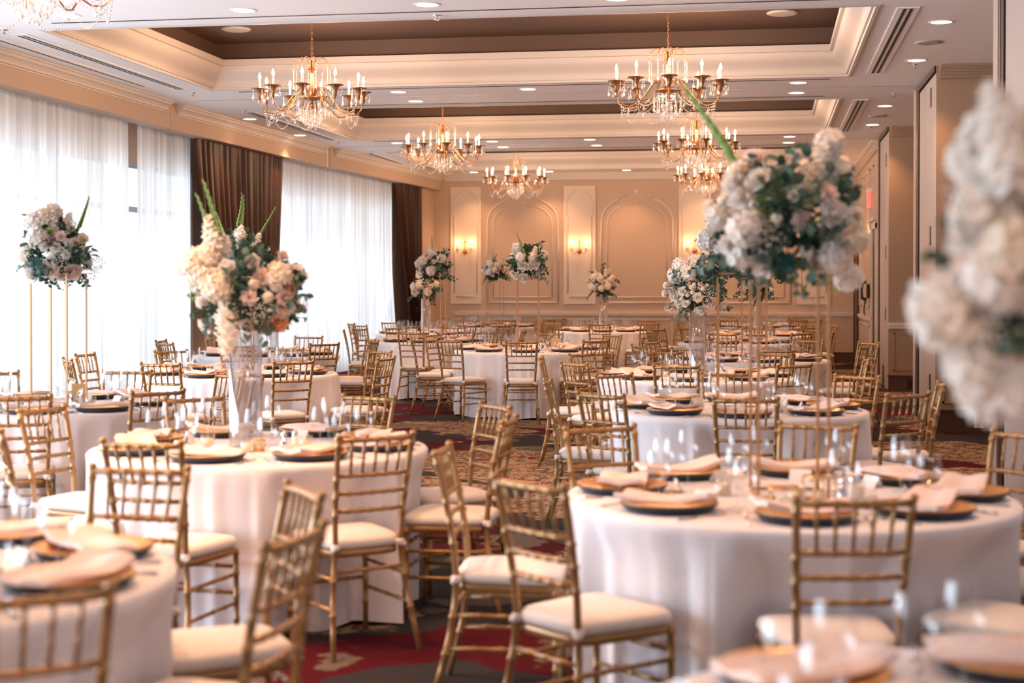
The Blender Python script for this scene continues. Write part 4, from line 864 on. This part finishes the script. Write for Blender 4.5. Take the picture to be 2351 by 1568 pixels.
LB = {'rose_b': 'blush rose', 'rose_p': 'peach rose', 'mum_g': 'lime green chrysanthemum', 'succ': 'dusty teal succulent', 'fresh': 'fresh green sprig', 'rose': 'white rose'}
def orient(o, d):
    o.rotation_mode = 'QUATERNION'; o.rotation_quaternion = Vector(d).normalized().to_track_quat('Z', 'Y')
def arrangement(x, y, zc, A, B, C_, lab, seed, hints=(), extra=38, trail=3):
    """A, B, C_ half sizes; hints = (kind, right, up, scale[, lean right, lean up, forward]) as seen from the room's near end"""
    rnd = random.Random(seed); view = Vector((x, y, 0)).normalized(); rt = Vector((view.y, -view.x, 0))
    t = thing('floral_arrangement', lab, 'flower arrangement', (x, y, zc - C_ * .85), 0, 'white and green flower centrepieces'); O = Vector((0, 0, C_ * .85))
    tag(new('foliage', foliage_mesh(seed, A * .95, B * .95, C_ * .9), t, O), kind='stuff')
    def put(kind, p, d, s):
        o = new(NM[kind], PR[kind], t, O + p, sc=s); orient(o, d)
        o.rotation_quaternion = o.rotation_quaternion @ Matrix.Rotation(rnd.uniform(0, 6.28) if kind not in ('glad',) else 0, 3, 'Z').to_quaternion()
        if kind in LB: o['label'] = LB[kind]
        if kind == 'breath': o['kind'] = 'stuff'
    for h in hints:
        kind, r_, u_, s = h[:4]; q = 1 - (r_ / (A * 1.25)) ** 2 - (u_ / (C_ * 1.25)) ** 2; f = B * .95 * math.sqrt(max(0, q)) if len(h) < 7 else h[6]
        p = rt * r_ + Vector((0, 0, u_)) - view * f
        if len(h) > 4: dd = rt * h[4] + Vector((0, 0, h[5])) - view * .15
        else: dd = rt * (r_ / A) + Vector((0, 0, u_ / C_ + .15)) - view * (.35 + f / B)
        if kind in ('euc', 'leafy', 'fresh', 'fern'): p = p - dd.normalized() * (.13 * s)
        put(kind, p, dd, s)
    kinds = ['rose', 'mum', 'hyd', 'mum', 'rose', 'hyd', 'hyd_c', 'rose_b', 'bud', 'mum_c', 'hyd', 'euc', 'mum', 'breath', 'leafy', 'mum_b', 'rose', 'hyd']
    for k in range(extra):
        zf = 1 - 1.55 * (k + .5) / extra; a = 2.4 * k + seed; q = math.sqrt(max(0, 1 - zf * zf)); d = Vector((q * math.cos(a), q * math.sin(a), zf))
        if hints and d.dot(-view) > .1: continue
        kind = kinds[(k * 7 + seed) % len(kinds)]; s = rnd.uniform(.85, 1.2) * (1 if A > .2 else .85); in_ = .35 if kind in ('euc', 'leafy') else .92
        put(kind, Vector((d.x * A, d.y * B, d.z * C_)) * in_, d + Vector((0, 0, .15)), s)
    if not hints:
        for k in range(3): put('spike', Vector((A * .45 * math.cos(2.1 * k + seed), B * .3 * math.sin(2.1 * k + seed), C_ * .45)), (.35 * math.cos(2.1 * k + seed), .2, 1), rnd.uniform(.75, .95))
        put('glad', Vector((-.03, 0, C_ * .6)), (rnd.uniform(-.3, .2), 0, 1), .85)
        for k in range(trail): put('leafy', Vector((A * .6 * math.cos(2 * k + seed), -B * .4, -C_ * .55)), (math.cos(2 * k + seed), -.3, -.55), .9)
def stand(x, y, h, lab, rz=0, w_=.125):
    t = thing('gold_flower_stand', lab, 'stand', (x, y, ZT), rz, 'tall gold wire flower stands'); s = .0052
    for sx in (-1, 1):
        for sy in (-1, 1): new('leg', MB().box(sx * w_ - s, sx * w_ + s, sy * w_ - s, sy * w_ + s, .006, h).mesh('stand_leg', standm, False), t)
    m = MB()
    for sx in (-1, 1): m.box(sx * w_ - s, sx * w_ + s, -w_, w_, .0, .010); m.box(-w_, w_, sx * w_ - s, sx * w_ + s, .0, .010)
    new('base_frame', m.mesh('base_frame', standm, False), t)
    new('top_plate', MB().box(-w_ - s, w_ + s, -w_ - s, w_ + s, h, h + .010).mesh('top_plate', standm, False), t)
def vase(x, y, h, lab, r=.074):
    t = thing('tall_glass_vase', lab, 'vase', (x, y, ZT), 0, 'tall clear cylinder vases')
    new('glass_cylinder', MB().lathe([(.0001, .002), (r, .001), (r + .001, .01), (r, h), (r - .004, h), (r - .004, .018), (.0001, .018)], 30, cap=False).mesh('glass_cylinder', vase_m), t)
HS = .835
def c(n_): return TP[n_][0], TP[n_][1]
S1 = 1 / 620.0
def px(lst, cx0, cy0, s): return [(k, (a - cx0) * s, (cy0 - b) * s) + tuple(r) for k, a, b, *r in lst]
# nearest right-hand stand
x, y = c('C'); stand(x, y, HS, 'nearest tall gold wire stand, on the near right table', .12)
arrangement(x - .01, y, 1.79, .26, .24, .24, 'largest flower arrangement in view, on nearest gold stand', 11, px([
    ('glad', 1697, 400, 1.12, -.62, .9, .12), ('euc', 1735, 430, 1.0, -.05, 1, .1), ('euc', 1765, 430, .9, .25, 1, .1), ('spike', 1850, 430, 0.80, .25, 1, .10), ('spike', 1880, 400, 0.72, .18, 1, .05), ('hyd', 1885, 330, 0.80), ('spike_c', 1820, 460, 0.72, .1, 1, .14),
    ('mum_c', 1690, 395, 0.96), ('rose', 1675, 425, 1.1), ('rose', 1728, 415, 1.0), ('hyd', 1640, 495, 0.72), ('mum_c', 1625, 475, 0.80), ('hyd', 1700, 520, 1.12), ('hyd', 1695, 580, 0.88), ('mum', 1665, 555, 1.3), ('rose', 1735, 600, 1.1), ('rose', 1690, 455, 1.0),
    ('succ', 1790, 590, 1.25), ('euc', 1770, 560, .8, -.4, -.6), ('euc', 1800, 480, .8, .2, .5), ('leafy', 1775, 470, .9, -.2, .6), ('leafy', 1830, 520, .9, .5, -.2), ('mum', 1805, 455, .8), ('rose', 1893, 490, 1.15), ('mum_b', 1878, 450, 1.2), ('rose_b', 1820, 505, .8), ('bud', 1770, 500, 1.3), ('breath', 1755, 540, 1.1),
    ('hyd', 1885, 585, 0.96), ('rose', 1905, 600, 1.2), ('hyd', 1930, 630, 0.80), ('rose_b', 1860, 600, .9), ('hyd_c', 1940, 545, 0.80), ('mum_c', 1940, 495, 0.72), ('mum', 1915, 560, 1.1), ('mum', 1832, 570, .9),
    ('leafy', 1910, 450, .8, .7, .6), ('leafy', 1905, 430, .7, .9, .2), ('euc', 1875, 540, .7, .6, .1), ('leafy', 1700, 600, .9, -.5, -.8), ('euc', 1800, 620, .7, .15, -1), ('leafy', 1860, 620, .8, 0, -1), ('euc', 1650, 590, .7, -.8, -.4), ('leafy', 1740, 610, .8, -.6, -.6), ('fresh', 1740, 450, .8, -.1, .8), ('fresh', 1880, 640, .6, .1, -1), ('euc', 1800, 420, 1.1, .1, .7), ('euc', 1830, 470, 1.1, .3, .3), ('leafy', 1790, 530, 1.2, -.3, .2), ('leafy', 1840, 540, 1.1, .2, -.3), ('euc', 1760, 590, 1.0, -.2, -.5), ('euc', 1820, 590, 1.0, .2, -.6), ('leafy', 1770, 440, 1.1, -.1, .9)], 1790, 480, S1), 30)
# near left vase
x, y = c('B'); vase(x - .07, y, .545, 'large clear cylinder vase on the near left table', .078)
arrangement(x - .05, y, 1.505, .27, .23, .20, 'blurred white and blush arrangement in near left vase', 12, px([
    ('glad', 515, 570, .95, -.30, 1, .12), ('glad', 505, 590, .9, -.36, 1, .10), ('spike_c', 500, 590, 1.0, -.2, 1, .12), ('hyd_c', 450, 600, 1.1), ('hyd_c', 480, 585, 1.0), ('rose', 430, 610, 1.3), ('hyd', 505, 560, 1.0), ('spike', 510, 640, .9, -.9, .3, .15), ('hyd_c', 505, 655, 1.2), ('rose', 525, 620, 1.2), ('mum_c', 480, 640, 1.2),
    ('euc', 545, 640, .9, .1, 1, .2), ('euc', 550, 600, .8, .25, 1, .2), ('leafy', 545, 690, 1.1, -.5, -.5), ('euc', 560, 640, .8, .1, .6), ('leafy', 555, 700, .9, -.2, -1), ('mum_b', 573, 680, 1.4), ('bud', 585, 650, 1.6), ('rose_b', 600, 632, .9), ('bud', 635, 655, 1.7), ('bud', 617, 680, 1.6), ('hyd_c', 640, 630, 1.0), ('rose', 580, 600, .9),
    ('mum_b', 650, 680, 1.5), ('rose_b', 655, 700, 1.1), ('rose_p', 662, 660, .9), ('breath', 600, 705, 1.3), ('breath', 580, 720, 1.1), ('rose_p', 641, 740, 1.15), ('mum_c', 605, 745, 1.0), ('rose', 575, 745, 1.0), ('mum_c', 530, 745, 1.0), ('leafy', 490, 710, .9, -.6, -.6), ('euc', 480, 725, .7, -.4, -.9), ('mum', 470, 690, 1.1), ('fresh', 460, 675, .7, -.9, .1), ('rose', 475, 745, .9),
    ('leafy', 670, 650, .8, 1, .25), ('euc', 675, 670, .6, 1, -.2), ('leafy', 670, 735, .7, .8, -.5), ('breath', 690, 700, .8), ('leafy', 600, 735, .8, .4, -1), ('spike_c', 525, 700, 1.15, -.03, -1, .22), ('euc', 560, 660, 1.1, -.1, .4), ('leafy', 590, 700, 1.1, .1, -.2), ('euc', 610, 720, 1.0, .2, -.5), ('leafy', 560, 720, 1.1, -.2, -.5), ('euc', 630, 700, 1.0, .5, -.1)], 575, 660, 1 / 497.0), 26)
# left edge stand
x, y = c('F'); stand(x, y, HS, 'gold wire flower stand in front of left sheer curtain', -.05)
arrangement(x, y, 1.735, .21, .19, .20, 'flower arrangement on gold stand before left sheer curtain', 13, px([
    ('spike', 150, 540, .85, -.05, 1, .08), ('spike', 135, 550, .8, -.3, 1, .08), ('hyd', 105, 505, 1.0), ('hyd_c', 125, 495, 1.0), ('spike', 170, 530, .7, .35, 1, .05), ('hyd', 145, 480, 1.0), ('hyd', 115, 540, 1.1), ('mum_g', 140, 528, 1.1), ('mum', 130, 562, 1.2), ('mum_b', 165, 540, 1.3), ('mum', 182, 555, 1.1), ('mum', 155, 565, 1.2), ('mum_b', 195, 552, 1.1), ('mum', 176, 580, 1.1),
    ('glad', 200, 535, .75, .30, 1, .05), ('euc', 195, 560, .7, .35, 1, .05), ('euc', 205, 570, .65, .9, .4), ('mum_c', 212, 545, 1.0), ('fern', 118, 600, .95, -.45, .75, .22), ('fern', 112, 605, .8, -.2, .9, .20), ('breath', 145, 590, 1.2), ('breath', 165, 595, 1.1), ('rose', 100, 625, 1.2), ('mum_c', 145, 615, 1.5), ('rose', 128, 612, 1.2), ('rose_b', 193, 618, 1.25), ('mum', 165, 630, 1.0),
    ('leafy', 205, 585, .7, .8, -.2), ('leafy', 175, 590, .7, .3, -.3), ('breath', 228, 612, 1.2), ('breath', 245, 600, .9), ('breath', 85, 560, 1.0), ('breath', 92, 590, .9), ('euc', 100, 600, .7, -1, -.1), ('euc', 105, 500, .6, -.6, .9), ('leafy', 215, 635, .6, .8, -.35), ('leafy', 215, 645, .6, .3, -.7), ('euc', 150, 640, .55, .3, -1), ('leafy', 140, 640, .6, -.35, -1), ('leafy', 175, 640, .5, .1, -1), ('fresh', 100, 630, .5, -.3, -1)], 160, 572, 1 / 368.0), 24)
# middle right vase
x, y = c('K'); vase(x + .02, y, .58, 'clear cylinder vase on the middle right table', .073)
arrangement(x + .02, y, 1.50, .25, .21, .19, 'arrangement with cream buds and trailing leaves, middle right vase', 14, px([
    ('hyd', 1560, 605, 1.15), ('hyd', 1590, 600, 1.15), ('hyd', 1575, 625, 1.2), ('hyd_c', 1608, 615, 1.0), ('mum', 1528, 650, 1.0), ('mum', 1540, 662, 1.1), ('mum', 1525, 668, 1.0), ('rose', 1563, 663, .9), ('rose', 1545, 675, 1.0), ('bud', 1590, 648, 1.1), ('bud', 1603, 647, 1.1), ('bud', 1584, 655, 1.2), ('bud', 1609, 658, 1.1), ('bud', 1618, 650, 1.0), ('bud', 1575, 672, 1.1), ('bud', 1562, 680, 1.1), ('bud', 1586, 666, 1.1),
    ('mum_c', 1598, 676, 1.2), ('breath', 1615, 670, 1.1), ('breath', 1545, 700, 1.3), ('breath', 1632, 665, 1.0), ('rose_b', 1628, 690, 1.25), ('rose', 1655, 695, 1.15), ('rose', 1605, 705, 1.1), ('mum', 1570, 690, 1.2), ('bud', 1577, 688, 1.3), ('rose', 1556, 692, 1.0),
    ('leafy', 1555, 630, .8, -1, .35), ('leafy', 1560, 640, .8, -.8, .8), ('euc', 1550, 655, .7, -.9, 0), ('leafy', 1565, 705, 1.0, -1, -.55), ('leafy', 1555, 715, .9, -.6, -.8), ('euc', 1570, 710, .7, -.05, -1), ('leafy', 1650, 700, .9, .7, -.55), ('leafy', 1655, 695, .7, 1, -.2), ('euc', 1640, 660, .7, .7, .3), ('glad', 1618, 625, .5, .1, 1, .02), ('leafy', 1600, 640, .7, .2, .7)], 1598, 655, 1 / 272.0), 24)
# centre table 14
x, y = c('I'); stand(x, y, HS, 'gold wire stand on the centre table numbered 14', .21)
arrangement(x, y, 1.79, .22, .19, .20, 'arrangement on gold stand over centre table numbered 14', 15, px([
    ('spike', 1212, 600, 1.0, -.25, 1, .08), ('spike', 1206, 590, .9, -.45, 1, .06), ('hyd', 1200, 570, 1.0), ('hyd', 1208, 590, 1.0), ('glad', 1222, 600, 1.05, -.38, 1, .12), ('spike', 1238, 598, .85, .12, 1, .06), ('hyd_c', 1235, 590, .9), ('rose', 1212, 608, 1.5), ('rose', 1240, 607, 1.4), ('rose', 1232, 612, .9), ('rose', 1197, 632, 1.2), ('rose', 1213, 637, 1.4), ('mum', 1190, 625, 1.2), ('mum', 1222, 615, 1.0),
    ('breath', 1240, 628, 1.1), ('breath', 1252, 622, 1.1), ('euc', 1248, 600, 1.0, .6, .9), ('euc', 1255, 605, .8, 1, .6), ('leafy', 1225, 625, .9, .1, -.2), ('leafy', 1258, 625, .9, 1, -.1), ('euc', 1258, 635, .9, .7, -.8), ('leafy', 1195, 610, .8, -1, .1), ('euc', 1200, 600, .7, -.9, .5), ('mum_c', 1250, 640, .9), ('leafy', 1215, 620, .7, -.3, .3)], 1225, 602, 1 / 195.0), 20)
# the others
x, y = c('E'); stand(x, y, HS, 'gold wire stand on second right-hand table, behind the largest', 0); arrangement(x, y, 1.79, .24, .22, .20, 'white arrangement peeking out left behind the largest arrangement', 21, (), 34, 5)
x, y = c('G'); stand(x, y, HS, 'gold wire stand behind the near left vase', .25)
arrangement(x + .05, y, 1.80, .22, .20, .21, 'arrangement with gladioli before brown drape, behind near vase', 16, px([
    ('glad', 555, 525, 1.0, .05, 1, .05), ('glad', 590, 550, 1.05, .55, 1, .05), ('glad', 530, 555, .9, -.35, 1, .05), ('spike', 560, 560, 1.0, 0, 1, .1), ('hyd', 555, 530, .8), ('euc', 540, 560, .8, .1, 1), ('spike', 590, 565, .8, .3, 1, .1), ('spike', 525, 560, .8, -.4, 1, .1), ('mum', 555, 595, 1.0), ('bud', 560, 610, 1.2), ('bud', 545, 605, 1.2), ('rose', 600, 600, 1.0), ('euc', 620, 600, .8, .9, .2), ('leafy', 610, 570, .7, .6, .6), ('mum', 530, 600, 1.1), ('fresh', 600, 580, .8, .4, .5)], 565, 570, 1 / 263.0), 24)
x, y = c('H'); vase(x + .05, y, .56, 'clear vase on left table beside the sheers'); arrangement(x + .05, y, 1.50, .22, .2, .18, 'arrangement mostly hidden behind the near left flowers', 22)
x, y = c('J'); stand(x, y, HS, 'gold wire stand on the back left table', .5); arrangement(x, y, 1.79, .23, .2, .20, 'arrangement on back left gold stand beside narrow brown drape', 23, (), 34)
x, y = c('O'); vase(x, y, .56, 'clear vase in the back left corner'); arrangement(x, y, 1.48, .22, .2, .17, 'lower warm-lit arrangement directly below the back left one', 24)
x, y = c('P'); stand(x, y, HS, 'gold wire stand before the left wall arch', .44); arrangement(x, y, 1.80, .21, .18, .18, 'small pale arrangement left of the centre table flowers', 25)
x, y = c('N'); vase(x, y, .56, 'slim clear vase between the back wall arches', .074); arrangement(x, y, 1.54, .21, .19, .20, 'small arrangement in vase between two back wall panels', 26)
x, y = c('L'); stand(x + .03, y, HS, 'gold wire stand on third right-hand table', .05); arrangement(x + .03, y, 1.79, .22, .2, .19, 'arrangement hidden behind the largest flowers, third right-hand table', 27)
x, y = c('M'); stand(x + .23, y, HS - .1, 'gold wire stand on fourth right-hand table', .4); arrangement(x + .23, y, 1.55, .20, .18, .15, 'arrangement seen between the near stand legs, fourth table', 28)
x, y = c('Q'); vase(x, y, .54, 'clear vase on fifth table along the right'); arrangement(x, y, 1.46, .2, .18, .16, 'low cream arrangement on fifth table along the right', 29)
x, y = c('D'); vase(x, y, .56, 'clear vase on the lower right corner table')
arrangement(x - .0, y, 1.55, .22, .17, .19, 'heavily blurred white arrangement cropped by right picture edge', 17, px([
    ('hyd', 2280, 300, 0.94), ('hyd_c', 2330, 320, 0.94), ('hyd', 2250, 350, 0.79), ('rose', 2300, 260, 0.94), ('hyd', 2260, 480, 0.79), ('rose', 2250, 520, 1.01), ('rose', 2330, 480, 1.01), ('hyd_c', 2340, 560, 0.86), ('spike', 2330, 420, 0.79, -.2, 1, .15), ('hyd', 2300, 620, 0.94), ('rose', 2340, 640, 1.08), ('mum_b', 2235, 600, 0.86), ('rose_p', 2345, 420, 0.72),
    ('hyd', 2180, 700, 0.97), ('rose', 2130, 700, 0.94), ('hyd_c', 2210, 730, 0.86), ('mum', 2150, 760, 0.86), ('leafy', 2260, 720, 0.72, -.3, .3), ('breath', 2240, 740, 1.15), ('breath', 2280, 780, 1.15), ('fresh', 2300, 720, 0.65, -.2, .2), ('leafy', 2320, 760, 0.65, .2, -.5), ('mum_b', 2330, 800, 0.86), ('hyd', 2250, 840, 0.86), ('hyd', 2280, 900, 0.86), ('rose', 2220, 880, 0.86), ('rose', 2330, 900, 1.01), ('mum', 2200, 820, 0.79), ('succ', 2270, 800, 0.58), ('hyd', 2340, 870, 0.79), ('rose_b', 2300, 935, 0.72)], 2480, 600, 1 / 1500.0), 14)
